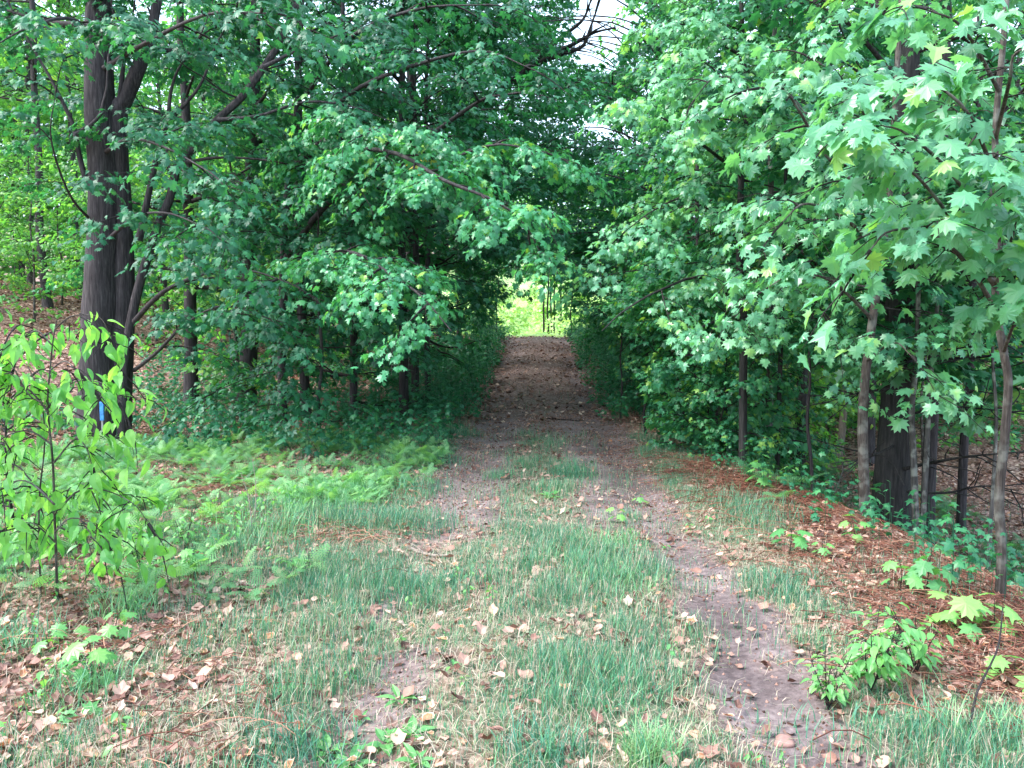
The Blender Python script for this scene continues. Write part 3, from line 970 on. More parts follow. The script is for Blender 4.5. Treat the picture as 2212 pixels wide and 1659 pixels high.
t7 = rooted(Q(4.75, (2158, 1330), (2164, 1200), (2158, 1080), (2170, 950), (2178, 830), (2168, 760), (2150, 640), (2160, 480), (2150, 300), (2170, 60), (2180, -100)))
make_tree('maple_sapling', t7[0] + [0, 0, .12], 'crooked grey-brown sapling at the edge of the bank carrying the big pale maple leaves', 'sapling', 60,
    [(t7, .03, .014)],
    limbs=[
        ([P(2150, 620, 4.75), P(2060, 480, 4.2), P(1980, 380, 3.9), P(1890, 310, 3.8)], .013),
        ([P(2158, 520, 4.75), P(2060, 380, 4.1), P(1960, 290, 3.9), P(1900, 270, 3.9)], .012),
        ([P(2160, 680, 4.75), P(2080, 560, 4.2), P(2000, 500, 4.0), P(1920, 500, 3.9), P(1880, 540, 3.9)], .012),
        ([P(2155, 400, 4.75), P(2100, 260, 4.2), P(2030, 190, 4.1), P(1960, 180, 4.1)], .012),
        ([P(2150, 300, 4.75), P(2180, 180, 4.3), P(2190, 120, 4.2), P(2230, 100, 4.1)], .012),
        ([P(2150, 620, 4.75), P(2190, 500, 4.2), P(2210, 420, 3.9)], .011),
        ([P(2168, 760, 4.75), P(2190, 700, 4.4), P(2215, 640, 4.2)], .010),
        ([P(2160, 200, 4.75), P(2080, 60, 4.5), P(2000, 20, 4.4)], .011),
    ],
    fol=dict(sub_per_m=4.2, sub_len=.42, start=.25, nspray=3, spray_len=.25, nleaf=8, droop=.8, tint=(.5, .22), flat=.8), size=.112, tpl=MAPLE,
    bark=M_BARKB, leafm=M_NEAR)
t7b = rooted(Q(7.4, (2136, 1200), (2146, 1040), (2152, 900), (2144, 760), (2150, 600), (2140, 400)))
make_tree('maple_sapling', t7b[0] + [0, 0, .12], 'thin pale stem behind the crooked sapling at the right', 'sapling', 62, [(t7b, .02, .01)], bark=M_BARKG,
    auto=[dict(lo=.5, n=9, spread=1.2, el=(0, 40))], fol=dict(nspray=4, nleaf=8, sub_len=.5, spray_len=.35, tint=(.45, .2)), size=.13, tpl=MAPLE, leafm=M_NEAR)
auto_tree(1765, 9.0, 3.2, .022, 63, 'low leafy maple sapling between the slim dark sapling and the bent brown one', spread=1.1, n=9, lo=.45, cat='sapling', name='maple_sapling', leafm=M_MAPLE, fol=dict(sub_len=.6, spray_len=.4, nleaf=8, tint=(.5, .2)), tpl=MAPLE)
auto_tree(2090, 10.5, 8, .06, 64, 'maple behind the dead branches at the far right', spread=2.2, n=18, lo=.35)
auto_tree(1500, 12.2, 7, .045, 65, 'maple right of the track with leaves down to the bank', spread=2.2, n=28, lo=.04, fol=dict(tint=(.45, .2)))
auto_tree(1400, 15.0, 3.4, .03, 66, 'low bush of maple shoots where the track meets the right-hand shade', spread=1.5, n=20, lo=.05, cat='sapling', name='maple_sapling', fol=dict(sub_len=.6, spray_len=.4, nleaf=9, tint=(.5, .2)))
auto_tree(1540, 10.4, 2.6, .022, 67, 'waist-high maple shoot under the slim dark sapling', spread=1.2, n=14, lo=.1, cat='sapling', name='maple_sapling', fol=dict(sub_len=.5, spray_len=.35, nleaf=8, tint=(.55, .2)), tpl=MAPLE)
auto_tree(1730, 12.8, 10, .1, 68, 'tall maple on the lower ground behind the three slim right-hand stems', spread=2.8, n=18, lo=.45)
auto_tree(1880, 14.5, 11, .12, 69, 'tall maple on the lower ground behind the thick black trunk', spread=2.8, n=18, lo=.48)

for i, (px, Y, H, lb) in enumerate([
        (1340, 13.5, 2.4, 'round leafy shrub at the right rut where the shade begins'),
        (1400, 11.8, 2.2, 'leafy shrub on the bank nearest the bare sand'),
        (1470, 10.8, 1.9, 'small-leaved shrub on the bank under the drooping spray'),
        (1530, 11.6, 2.6, 'small-leaved shrub left of the slim dark sapling'),
        (1440, 14.2, 3.2, 'taller pale shrub behind the bank shrubs'),
        (1640, 12.6, 2.0, 'dark low shrub behind the pale grey slim trunk'),
        (1575, 9.9, 1.0, 'knee-high shrub at the foot of the slim dark sapling')]):
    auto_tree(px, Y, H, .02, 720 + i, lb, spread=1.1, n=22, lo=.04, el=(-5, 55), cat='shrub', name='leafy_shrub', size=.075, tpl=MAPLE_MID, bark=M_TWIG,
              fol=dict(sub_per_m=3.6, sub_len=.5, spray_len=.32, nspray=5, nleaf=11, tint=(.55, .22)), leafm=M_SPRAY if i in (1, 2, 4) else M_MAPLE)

for i, (px, Y, H, lb) in enumerate([
        (1720, 13.2, 3.0, 'backlit yellow-green sapling seen between the thin dark stem and the bent brown sapling'),
        (1790, 15.5, 2.6, 'backlit yellow-green sapling left of the pale broken snag'),
        (1850, 17.0, 3.4, 'backlit yellow-green sapling behind the pale broken snag'),
        (2090, 16.5, 3.4, 'backlit yellow-green sapling beyond the dead branches at the right'),
        (1655, 15.0, 3.4, 'backlit yellow-green sapling behind the pale grey slim trunk')]):
    auto_tree(px, Y, H, .022, 780 + i, lb, spread=1.3, n=20, lo=.12, el=(-5, 55), cat='sapling', name='leafy_sapling', size=.09, tpl=MAPLE_MID, bark=M_TWIG,
              fol=dict(sub_per_m=3.2, sub_len=.5, spray_len=.34, nspray=4, nleaf=10, tint=(.7, .22)), leafm=M_BACK)  # backlight painted in by the yellow leaf and high tint

# the broken snag on the litter slope
g = Geo()
sb = base_at(1815, 15.0)
sp_ = straight(sb, 1.15, np.random.default_rng(3), lean=(.07, 0), wob=.05, n=5)
trunk_tube(g, sp_, .075, .065, sb, 12, 1.3, .1)
top = sp_[-1] - sb
for k in range(6):
    a = k * 1.05
    q0 = top + np.array([math.cos(a), math.sin(a), 0]) * .045
    tubes(g, np.array([q0, q0 + [0, 0, .05], q0 + [0, 0, .12 + .05 * (k % 3)]]), np.array([.03, .02, .004]), 5)
o = g.build('dead_snag', M_DEADWOOD, origin=None)
o.location = sb
o['label'] = 'short pale broken snag standing on the brown litter slope'
o['category'] = 'snag'

# ---- leafy light green sapling in the left foreground
yb = 4.5
m1 = rooted(Q(yb, (122, 1240), (118, 1120), (114, 1000), (103, 880), (108, 800), (114, 740), (122, 692)))
m2 = rooted(Q(yb + .05, (85, 1240), (84, 1100), (96, 960), (88, 860), (60, 790)))
bs = make_tree('beech_sapling', m1[0] + [0, 0, .12], 'bright lime green beech sapling leaning in at the left edge', 'sapling', 71,
    [(m1, .008, .003), (m2, .006, .003)],
    limbs=[
        (Q(yb, (120, 710), (150, 685), (190, 680), (220, 690), (240, 730)), .003),
        (Q(yb - .1, (112, 745), (80, 715), (50, 730), (40, 755)), .003),
        (Q(yb, (104, 880), (150, 830), (190, 822), (228, 832), (256, 870)), .004),
        (Q(yb - .15, (104, 890), (60, 840), (10, 830), (-30, 860)), .004),
        (Q(yb - .1, (116, 1000), (160, 950), (185, 965), (200, 1010)), .004),
        (Q(yb - .2, (112, 960), (60, 930), (0, 950), (-40, 1000)), .004),
        (Q(yb - .1, (119, 1110), (170, 1060), (230, 1060), (290, 1090), (320, 1130)), .004),
        (Q(yb - .3, (118, 1090), (60, 1040), (10, 1050), (-30, 1090)), .004),
        (Q(yb - .3, (119, 1150), (150, 1120), (200, 1130), (230, 1170)), .003),
        (Q(yb - .2, (118, 1170), (70, 1130), (20, 1140)), .003),
        (Q(yb - .25, (108, 800), (140, 780), (165, 800)), .003),
        (Q(yb - .2, (90, 870), (60, 850), (20, 780), (0, 790)), .003),
    ], bark=M_BARKB, leafm=M_BEECH, tpl=BEECH, size=.094, flare=1.1, rough=.02,
    fol=dict(sub_per_m=12, sub_len=.24, start=.08, nspray=3, spray_len=.16, nleaf=3, droop=.9, flat=.5, tint=(.5, .3), upbias=.0, sides=3))
auto_tree(10, 5.6, 1.5, .012, 72, 'second lime green beech shoot, lower and half outside the left edge', spread=.7, n=16, lo=.15, cat='sapling', name='beech_sapling',
          leafm=M_BEECH, tpl=BEECH, size=.09, bark=M_TWIG, fol=dict(sub_per_m=5, sub_len=.25, nspray=2, spray_len=.18, nleaf=4, droop=.8))

# ---- wood behind: a few kinds, then copies of them
def proto(seed, H, r0, spread, n, lo, size, tpl, leafm, fol, bark, name, label, cat, x, y, group):
    rng = np.random.default_rng(seed)
    b = np.array([0, 0, 0.])
    p = straight(b, H, rng, (rng.normal(0, .4), 0), .5)
    o = make_tree(name, b, label, cat, seed, [(p, r0, r0 * .3)], auto=[dict(lo=lo, n=n, spread=spread, el=(-5, 55))],
                  fol=fol, size=size, tpl=tpl, bark=bark, leafm=leafm, filt=False, sides=10, group=group)
    return o
GW = 'broadleaf trees of the wood behind'
GS = 'leafy saplings of the wood behind'
LW = 'slender broadleaf tree standing back in the wood'
LS = 'leafy green sapling filling the wood between the trunks'
fa = dict(sub_per_m=2.0, sub_len=1.3, start=.2, nspray=4, spray_len=.7, nleaf=9, droop=.5, tint=(.5, .25))
fs = dict(sub_per_m=2.6, sub_len=.8, start=.15, nspray=4, spray_len=.5, nleaf=9, droop=.5, tint=(.55, .25))
talls = [proto(100 + i, H, .13, 3.4, 26, lo, .19, FAR, M_BACK, fa, M_BARK, 'broadleaf_tree', LW, 'tree', 0, 0, GW) for i, (H, lo) in enumerate([(13, .3), (11, .22), (14, .4)])]
saps = [proto(110 + i, H, .035, 1.7, 20, .08, .13, FAR, M_BACK, fs, M_BARKB, 'leafy_sapling', LS, 'sapling', 0, 0, GS) for i, H in enumerate([4.2, 5.2, 3.2])]
rng = np.random.default_rng(5)
spots = []
def scatter(x0, x1, y0, y1, step, kind, ok):
    for x in np.arange(x0, x1, step):
        for y in np.arange(y0, y1, step):
            X, Yy = x + rng.uniform(-.35, .35) * step, y + rng.uniform(-.35, .35) * step
            if ok(X, Yy):
                spots.append((X, Yy, kind))
infr = lambda X, Yy: abs(X - 0) < .72 * Yy + 3
scatter(-34, -5.5, 23, 44, 4.8, 'tall', lambda X, Y: infr(X, Y) and (X < -6 or Y < 29))
scatter(5.5, 34, 21, 44, 4.8, 'tall', lambda X, Y: infr(X, Y) and not (X < 9 and Y > 27))
scatter(-30, -4.2, 13, 32, 3.1, 'sap', lambda X, Y: infr(X, Y) and not (X > -6.6 and Y < 14) and not (X < -6 and X > -15 and Y < 19))
scatter(4.6, 28, 12, 32, 3.1, 'sap', lambda X, Y: infr(X, Y) and not (Y < 13.5 and 4 < X < 12))
used = set()
for i, (X, Yy, kind) in enumerate(spots):
    L = talls if kind == 'tall' else saps
    k = int(rng.integers(0, len(L)))
    rz, s = rng.uniform(0, 6.28), rng.uniform(.8, 1.2)
    sc = (s, s, s * rng.uniform(.9, 1.15))
    if (kind, k) not in used:
        used.add((kind, k))
        r_ = L[k]
        r_.location = (X, Yy, gz(X, Yy))
        r_.rotation_euler = (0, 0, rz)
        r_.scale = sc
    else:
        copy_thing(L[k], (X, Yy, gz(X, Yy) - .05), rz, sc)

# trees round the sunny clearing beyond the crest
GC = 'pale sunlit trees round the clearing beyond the crest'
for X, Yy, s in [(-9, 52, .9), (-5, 66, .8), (-11, 60, 1.1), (8, 50, .9), (5.5, 68, .8), (11, 60, 1.1), (0, 84, .9), (-5, 88, 1), (5, 90, 1), (-12, 78, 1.1), (12, 78, 1.1), (-2.4, 100, 1.2), (3, 104, 1.2), (9, 98, 1.2), (-9, 98, 1.2)]:
    copy_thing(talls[int(rng.integers(0, 3))], (X, Yy, gz(X, Yy) - .05), rng.uniform(0, 6.28), (s, s, s), 'pale sunlit tree at the edge of the clearing seen through the leaf tunnel', GC)
# the thin dark poles at the right of the opening
for i, px in enumerate([1174, 1182, 1189, 1197, 1207]):
    g1 = Geo()
    b = base_at(px, 34 + i * .9)
    p = straight(b, 5.5, np.random.default_rng(200 + i), wob=.2)
    trunk_tube(g1, p, .045 + .02 * (i == 4), .03, b, 8, 1.2, .05)
    rt = thing('pole_tree', tuple(b), ['first', 'second', 'third', 'fourth', 'fifth, thickest'][i] + ' of the thin dark poles counted from the left inside the bright opening', 'tree')
    g1.build('trunk', M_BARKD, rt)
    g2, g3 = Geo(), Geo()
    r2 = np.random.default_rng(300 + i)
    al = auto_limbs(p, .03, r2, .5, 7, 1.2)
    limb_tubes(g3, al, b, 4)
    foliate(al, r2, g2, g3, False, SPECK, .16, sub_len=.6, nspray=3, nleaf=6, origin=b, tint=(.5, .2))
    g3.build('branches', M_TWIG, rt)
    g2.build('crown', M_BACK, rt, smooth=False)

for i, (X, Y, H, lb) in enumerate([(-.9, 38, 1.6, 'lowest lime bush in the clearing, nearest the crest'), (.5, 43, 2.2, 'lime bush in the middle of the clearing'), (-1.9, 47, 3.2, 'lime green small tree at the left of the clearing'),
        (2.2, 40, 3.4, 'lime green small tree behind the thin dark poles'), (0, 56, 3.0, 'pale bush at the far side of the clearing'), (-2.6, 36, 3.6, 'lime green small tree just beyond the crest on the left')]):
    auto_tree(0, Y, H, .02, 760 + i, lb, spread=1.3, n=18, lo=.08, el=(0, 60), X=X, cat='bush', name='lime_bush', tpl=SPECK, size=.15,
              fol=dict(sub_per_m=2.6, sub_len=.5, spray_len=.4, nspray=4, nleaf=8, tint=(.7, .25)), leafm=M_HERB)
# knee-high growth in the clearing
g = Geo()
r5 = np.random.default_rng(9)
N = 60000
x = r5.uniform(-9, 9, N)
y = 30 + 55 * r5.random(N) ** 1.2
bl = fbm(x * .9, y * .5, 33)
h = .1 + 1.1 * sstep(.45, .7, bl)
z = ground(x, y) + r5.random(N) * h
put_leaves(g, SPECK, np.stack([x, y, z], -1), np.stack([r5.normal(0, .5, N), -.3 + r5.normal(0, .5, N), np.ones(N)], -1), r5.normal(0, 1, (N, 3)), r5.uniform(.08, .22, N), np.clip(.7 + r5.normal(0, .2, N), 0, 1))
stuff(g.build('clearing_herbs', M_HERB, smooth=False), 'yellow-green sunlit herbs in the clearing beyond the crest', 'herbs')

# far wood, one mass nobody could count
g = Geo()
r3 = np.random.default_rng(8)
N = 90000
a = r3.uniform(-1.05, 1.05, N)
rad = r3.uniform(46, 62, N) + 60 * (np.abs(a) < .16)
x = np.sin(a) * rad
y = np.cos(a) * rad
top = 12 + 6 * fbm(a * 14, a * 0, 3)
z = ground(x, y) + r3.random(N) ** .8 * top
cl_ = fbm(x * .35 + 50, z * .5 + y * .1, 4)
k = cl_ > .36
x, y, z = x[k], y[k], z[k]
n = len(x)
pos = np.stack([x, y, z], -1)
nor = np.stack([r3.normal(0, .6, n), -.5 + r3.normal(0, .6, n), 1 + r3.normal(0, .3, n)], -1)
put_leaves(g, SPECK, pos, nor, r3.normal(0, 1, (n, 3)), r3.uniform(.35, .75, n), np.clip(r3.normal(.5, .25, n), 0, 1))
stuff(g.build('far_wood', M_BACK, smooth=False), 'far-off mass of green woodland beyond the nearer trees', 'woodland')

# ------------------------------------------------------------------ ground cover
def in_view(x, y, m=.0):
    return (x < .70 * y + .5 + m) & (x > -.76 * y - .5 - m)

def fern_mask(x, y):
    n = fbm(x * .8, y * .8, 61) - .5
    p = sstep(.36, .56, fbm(x * 1.3, y * 1.3, 62))
    return (1 - sstep(.55, 1.3, ((x + 4.1) / 2.7) ** 2 + ((y - 8.7) / 2.5) ** 2 + 1.2 * n)) * (.12 + .88 * p)

# grass
g = Geo()
r4 = np.random.default_rng(12)
def blades(x, y, h, w, tint, flop=.35, yaw=None):
    n = len(x)
    z = ground(x, y)
    yw = r4.uniform(0, 6.28, n) if yaw is None else yaw
    dx, dy = np.cos(yw), np.sin(yw)
    px_, py_ = -dy, dx
    K = [0, .5, .85, 1]
    wd = [1, .85, .45, 0]
    fl = flop * r4.uniform(.3, 1.6, n)
    V = []
    for kk, ww in zip(K, wd):
        bx = x + dx * h * fl * kk ** 2
        by = y + dy * h * fl * kk ** 2
        bz = z + h * kk * np.sqrt(np.maximum(.05, 1 - (fl * kk) ** 2 * .6)) - .004
        if ww > 0:
            V.append(np.stack([bx - px_ * w * ww * .5, by - py_ * w * ww * .5, bz], -1))
            V.append(np.stack([bx + px_ * w * ww * .5, by + py_ * w * ww * .5, bz], -1))
        else:
            V.append(np.stack([bx, by, bz], -1))
    V = np.stack(V, 1)
    i = np.arange(n)[:, None] * 7
    q = np.concatenate([i + np.array([[0, 1, 3, 2]]), i + np.array([[2, 3, 5, 4]])], 0)
    tr = i + np.array([[4, 5, 6]])
    c0 = g.c
    g.add(V.reshape(-1, 3), q, 4, np.repeat(tint, 7))
    g.f.append((tr + c0).reshape(-1))
    g.n.append(np.full(n, 3, np.int32))

def sample(n, x0, x1, y0, y1, fn, pw=1.0):
    x = r4.uniform(x0, x1, n)
    y = y0 + (y1 - y0) * r4.random(n) ** pw
    k = in_view(x, y) & (r4.random(n) < fn(x, y))
    return x[k], y[k]
# fine blades in clumps
x, y = sample(620000, -5.2, 3.8, 2.0, 12, mean_grass, 1.35)
cx = np.round(x / .055 + hash2(np.floor(x * 9), np.floor(y * 9), 3)) * .055
cy = np.round(y / .055) * .055
kx = r4.random(len(x)) < .55
x = np.where(kx, cx + r4.normal(0, .012, len(x)), x)
y = np.where(kx, cy + r4.normal(0, .012, len(x)), y)
big_ = fbm(x * 1.7, y * 1.7, 71)
hh = .8 * (.04 + .11 * sstep(.35, .75, big_)) * r4.uniform(.5, 1.35, len(x))
tn = np.clip(r4.normal(.32, .22, len(x)) + .3 * (fbm(x * .8, y * .8, 72) - .4), 0, .84)
dead_ = r4.random(len(x)) < .18
tn = np.where(dead_, r4.uniform(.88, 1, len(x)), tn)
blades(x, y, hh, r4.uniform(.0022, .0042, len(x)), tn)
# flattened dead straw between the blades
x, y = sample(230000, -5.5, 4.2, 2.0, 11, lambda x, y: (.12 + .45 * fbm(x * 2, y * 2, 5)) * (1 - .7 * sstep(1.5, 2.1, x)) * (1 - .5 * sstep(1.8, 2.6, -x)) * (1 - .93 * path_sand_shade(x, y)) * (1 - sstep(7, 11, y)), 1.4)
blades(x, y, r4.uniform(.04, .12, len(x)), r4.uniform(.002, .004, len(x)), r4.uniform(.87, 1, len(x)), flop=1.3)
# verge grass further up and taller bright clumps
x, y = sample(60000, -8, 7, 8, 24, lambda x, y: .5 * np.exp(-((x + 1.9) / .5) ** 2) * (1 - sstep(14, 20, y)) + .25 * np.exp(-((x - 2.2) / .5) ** 2) + .12 * (1 - path_sand_shade(x, y)) * (1 - sstep(12, 20, y)))
blades(x, y, r4.uniform(.08, .22, len(x)), r4.uniform(.004, .007, len(x)), np.clip(r4.normal(.3, .2, len(x)), 0, .85))
def tuft(px, py, n, h, rad, t0, w=.005):
    p = G(px, py)
    m = int(n * .75)
    h = h * .85
    a = r4.uniform(0, 6.28, m)
    r_ = rad * 1.3 * r4.random(m) ** .8
    blades(p[0] + np.cos(a) * r_, p[1] + np.sin(a) * r_, r4.uniform(.5, 1.1, m) * h, r4.uniform(.6, 1.2, m) * w, np.clip(r4.normal(t0 + .08, .2, m), 0, .86), flop=.6)
for px, py, n, h, rad, t0 in [(1240, 1030, 420, .26, .22, .3), (1075, 1030, 200, .16, .16, .45), (620, 1150, 500, .26, .4, .6), (700, 1100, 500, .26, .4, .6), (780, 1080, 500, .24, .4, .5),
                              (860, 1130, 500, .2, .4, .2), (1400, 1650, 300, .2, .1, .7), (1330, 1500, 250, .14, .2, .4), (180, 1500, 260, .22, .16, .5), (640, 1620, 500, .16, .2, .15), (1180, 1640, 400, .15, .16, .2),
                              (30, 1400, 300, .2, .2, .4), (270, 1330, 300, .22, .15, .65), (2150, 1600, 120, .2, .2, .75), (2000, 1560, 160, .15, .3, .5), (1850, 1600, 160, .14, .3, .35), (520, 1180, 300, .22, .3, .6),
                              (1310, 1180, 400, .16, .25, .6), (1250, 1230, 500, .15, .3, .5), (1330, 1260, 500, .16, .3, .6), (900, 1260, 500, .12, .3, .2), (1560, 1080, 300, .2, .35, .2), (1660, 1120, 250, .22, .3, .2), (940, 1000, 400, .2, .3, .25), (900, 1060, 400, .2, .3, .25), (960, 940, 400, .2, .4, .2)]:
    tuft(px, py, n, h, rad, t0)
stuff(g.build('grass', M_GRASS, smooth=False), 'blue-green and straw coloured grass growing along and between the ruts', 'grass')

# dead leaves
g = Geo()
LIT = outline_leaf([(0, 0), (.2, .08), (.3, .3), (.38, .5), (.2, .66), (.05, .96), (-.14, .8), (-.34, .62), (-.36, .36), (-.2, .1)], lambda x, y: 1.3 * x * x + .6 * (y - .45) ** 2 + .3 * x * math.sin(9 * y))
def lit_density(x, y):
    n = fbm(x * 1.5, y * 1.5, 81)
    d = .42 + .75 * sstep(1.4, 2.0, np.abs(x)) + .5 * (n - .5)
    return np.clip(d * (1 - .9 * path_sand_shade(x, y) * (1 - .3 * sstep(15, 20, y))) * (1 - .55 * mean_grass(x, y)), 0, 1)
x, y = sample(110000, -9, 8, 1.9, 14, lit_density, 1.2)
n = len(x)
z = ground(x, y) + r4.uniform(.004, .03, n)
nor = np.stack([r4.normal(0, .38, n), r4.normal(0, .38, n), np.ones(n)], -1)
sz = r4.uniform(.02, .085, n)
tn = np.clip(r4.normal(.48, .22, n), 0, .84)
tn = np.where(r4.random(n) < .05, r4.uniform(.84, .94, n), tn)
put_leaves(g, LIT, np.stack([x, y, z], -1), nor, r4.normal(0, 1, (n, 3)), sz, tn, squash=r4.uniform(.5, 1.1, n))
# bigger curled ones scattered in the grass
x, y = sample(4200, -4.5, 4.5, 1.9, 11, lambda x, y: .13 + .8 * sstep(1.4, 2.0, x) + .4 * sstep(1.7, 2.3, -x), 1.2)
n = len(x)
put_leaves(g, LIT, np.stack([x, y, ground(x, y) + .03], -1), np.stack([r4.normal(0, .6, n), r4.normal(-.3, .6, n), np.ones(n)], -1), r4.normal(0, 1, (n, 3)),
           r4.uniform(.04, .09, n), np.clip(r4.normal(.4, .2, n), 0, .78), squash=r4.uniform(.5, 1.1, n))
x, y = sample(90000, -24, 22, 13, 32, lambda x, y: .9 - .66 * np.exp(-(x / 1.15) ** 4))
n = len(x)
put_leaves(g, SPECK, np.stack([x, y, ground(x, y) + r4.uniform(.01, .05, n)], -1), np.stack([r4.normal(0, .4, n), r4.normal(0, .4, n), np.ones(n)], -1),
           r4.normal(0, 1, (n, 3)), r4.uniform(.05, .13, n), np.clip(r4.normal(.42, .22, n) - .02 * np.exp(-(x / 1.5) ** 4), 0, .84))
stuff(g.build('leaf_litter', M_LITTER, smooth=False), 'brown and pinkish dead leaves lying on the ground', 'leaf litter')

# crumbs of earth, small stones and leaf bits on the bare track
gp_ = Geo()
x, y = sample(60000, -2, 2, 2.2, 26, lambda x, y: path_sand_shade(x, y) * (.25 + .75 * sstep(.4, .6, fbm(x * 2.2, y * 1.4, 84))), 1.2)
n = len(x)
OCT = (np.array([(0, 0, .5), (.5, .1, 0), (.05, .55, 0), (-.5, .05, 0), (-.05, -.5, 0)]), np.array([(0, 1, 2), (0, 2, 3), (0, 3, 4), (0, 4, 1)]))
put_leaves(gp_, OCT, np.stack([x, y, ground(x, y) + .001], -1), np.stack([r4.normal(0, .15, n), r4.normal(0, .15, n), np.ones(n)], -1), r4.normal(0, 1, (n, 3)), r4.uniform(.006, .024, n) * (.8 + y * .04), np.clip(r4.normal(.33, .22, n), 0, .83))
stuff(gp_.build('crumbs', M_LITTER, smooth=False), 'crumbs of earth, grit and leaf bits strewn on the bare track', 'grit')

# red-brown dead fern stalks matted on the bank and at the left verge
g = Geo()
def stalks(x, y, L, tint, lift=.05, rad=.0022):
    n = len(x)
    K = 4
    a = r4.uniform(0, 6.28, n)
    t = np.linspace(0, 1, K)
    bend = r4.normal(0, .25, n)
    X = x[:, None] + L[:, None] * (np.cos(a)[:, None] * t - (bend * np.sin(a))[:, None] * t ** 2)
    Yy = y[:, None] + L[:, None] * (np.sin(a)[:, None] * t + (bend * np.cos(a))[:, None] * t ** 2)
    Z = ground(X, Yy) + .012 + r4.uniform(0, lift, n)[:, None] + (4 * t * (1 - t)) * (L * r4.uniform(0, .18, n))[:, None]
    tubes(g, np.stack([X, Yy, Z], -1), np.full((n, K), rad) * r4.uniform(.6, 1.4, n)[:, None], 3)
    g.t[-1] = np.repeat(tint, K * 3).astype(np.float32)
bank = lambda x, y: np.exp(-((x - 2.35 + .45 * sstep(5, 10, y)) / .55) ** 2) * (1 - sstep(8, 11, y)) * (.25 + .75 * sstep(.3, .5, fbm(x * 1.5, y * 1.5, 91)))
x, y = sample(24000, .9, 4.2, 2.6, 10.5, bank)
stalks(x, y, r4.uniform(.08, .42, len(x)), r4.uniform(.1, .8, len(x)))
x, y = sample(3600, -4.2, -1.2, 2.3, 8.5, lambda x, y: sstep(.45, .65, fbm(x * 1.3, y * 1.3, 92)))
stalks(x, y, r4.uniform(.06, .35, len(x)), r4.uniform(.1, .9, len(x)))
stuff(g.build('dead_fern_stalks', M_STRAW), 'matted red-brown dead fern stalks on the verges', 'dead ferns')

# ferns
def fern_frond(seg=8):
    V, F = [], []
    for i in range(seg):
        t = .12 + .86 * i / seg
        L = .50 * (1 - t) ** .8 * min(1, .6 + t * 2) + .02
        for s in (-1, 1):
            an = .30 + .25 * t
            d = np.array([s * math.cos(an), math.sin(an), 0])
            m = 4
            for k in range(m):
                u = (k + .3) / m
                c = np.array([0, t, 0]) + d * L * u
                w = .125 * (1 - u * .8) * (1 - t * .5)
                for q in (-1, 1):
                    e = np.array([-d[1], d[0], 0]) * q
                    i0 = len(V)
                    V += [c - d * .014, c + e * w + d * .03, c + d * .045]
                    F.append((i0, i0 + 1, i0 + 2))
    V = np.array(V, float)
    F = np.array(F)
    V[:, 2] = -.35 * V[:, 1] ** 2 - .5 * V[:, 0] ** 2 + .1 * V[:, 1]
    return V, F
FR = fern_frond()
def ferns(g, x, y, size, tint, rise=.55, crownn=4):
    n = len(x)
    z = ground(x, y)
    st = r4.uniform(0, 6.28, n)
    P_, D_, S_, T_ = [], [], [], []
    for k in range(crownn):
        a = st + k * 6.28 / crownn + r4.normal(0, .3, n)
        D_.append(np.stack([np.cos(a), np.sin(a), rise * r4.uniform(.0, 1.6, n)], -1))
        P_.append(np.stack([x, y, z + size * .45], -1))
        S_.append(size * r4.uniform(.7, 1.15, n))
        T_.append(np.clip(tint + r4.normal(0, .2, n), 0, 1))
    P_, D_, S_, T_ = map(np.concatenate, (P_, D_, S_, T_))
    side = np.cross(D_, np.array([0, 0, 1.]))
    nor = nrm(np.cross(side, D_)) + r4.normal(0, .3, D_.shape)
    put_leaves(g, FR, P_, nor, D_, S_, T_)
    stem = np.stack([np.stack([x, y, z], -1), np.stack([x, y, z + size * .2], -1), np.stack([x, y, z + size * .46], -1)], 1)
    tubes(g, stem, np.full((n, 3), .003), 3, tint=.3)
g = Geo()
x, y = sample(6500, -7.8, -1.2, 5.6, 12, fern_mask)
ferns(g, x, y, r4.uniform(.08, .20, len(x)), .15 + .65 * fbm(x * 1.2, y * 1.2, 88), rise=.8, crownn=3)
x, y = sample(900, -5.5, -1.5, 4.4, 8, lambda x, y: .35 * sstep(.4, .6, fbm(x, y, 95)))
ferns(g, x, y, r4.uniform(.10, .2, len(x)), np.full(len(x), .6))
x, y = sample(900, 2.0, 6, 7, 14, lambda x, y: .6 * sstep(.4, .6, fbm(x * .7, y * .7, 96)))
ferns(g, x, y, r4.uniform(.14, .28, len(x)), np.full(len(x), .15))
stuff(g.build('ferns', M_FERN, smooth=False), 'light green ferns crowding the ground in front of the shaded wood', 'ferns')

# low leafy undergrowth: seedlings too many to count under the trees
g, gw = Geo(), Geo()
def seedlings(x, y, h, size, tint, tpl=MAPLE_MID, nl=5):
    n = len(x)
    z = ground(x, y)
    for k in range(nl):
        a = r4.uniform(0, 6.28, n)
        f = (k + 1) / nl
        d = np.stack([np.cos(a), np.sin(a), r4.uniform(-.3, .3, n)], -1)
        pos = np.stack([x, y, z + h * (.35 + .65 * f)], -1) + d * size[:, None] * .35
        nor = np.stack([r4.normal(0, .35, n), r4.normal(-.1, .35, n), np.ones(n)], -1) + d * .35
        put_leaves(g, tpl, pos, nor, d, size * r4.uniform(.6, 1.1, n), np.clip(tint + r4.normal(0, .15, n), 0, 1))
    stem = np.stack([np.stack([x, y, z], -1), np.stack([x + .01, y, z + h * .5], -1), np.stack([x, y, z + h], -1)], 1)
    tubes(g, stem, np.full((n, 3), .002), 3, tint=.1)
x, y = sample(5200, -9, -1.3, 9.5, 24, lambda x, y: .75 * sstep(.42, .6, fbm(x * .6, y * .6, 97)) + .5 * (x > -3.4))
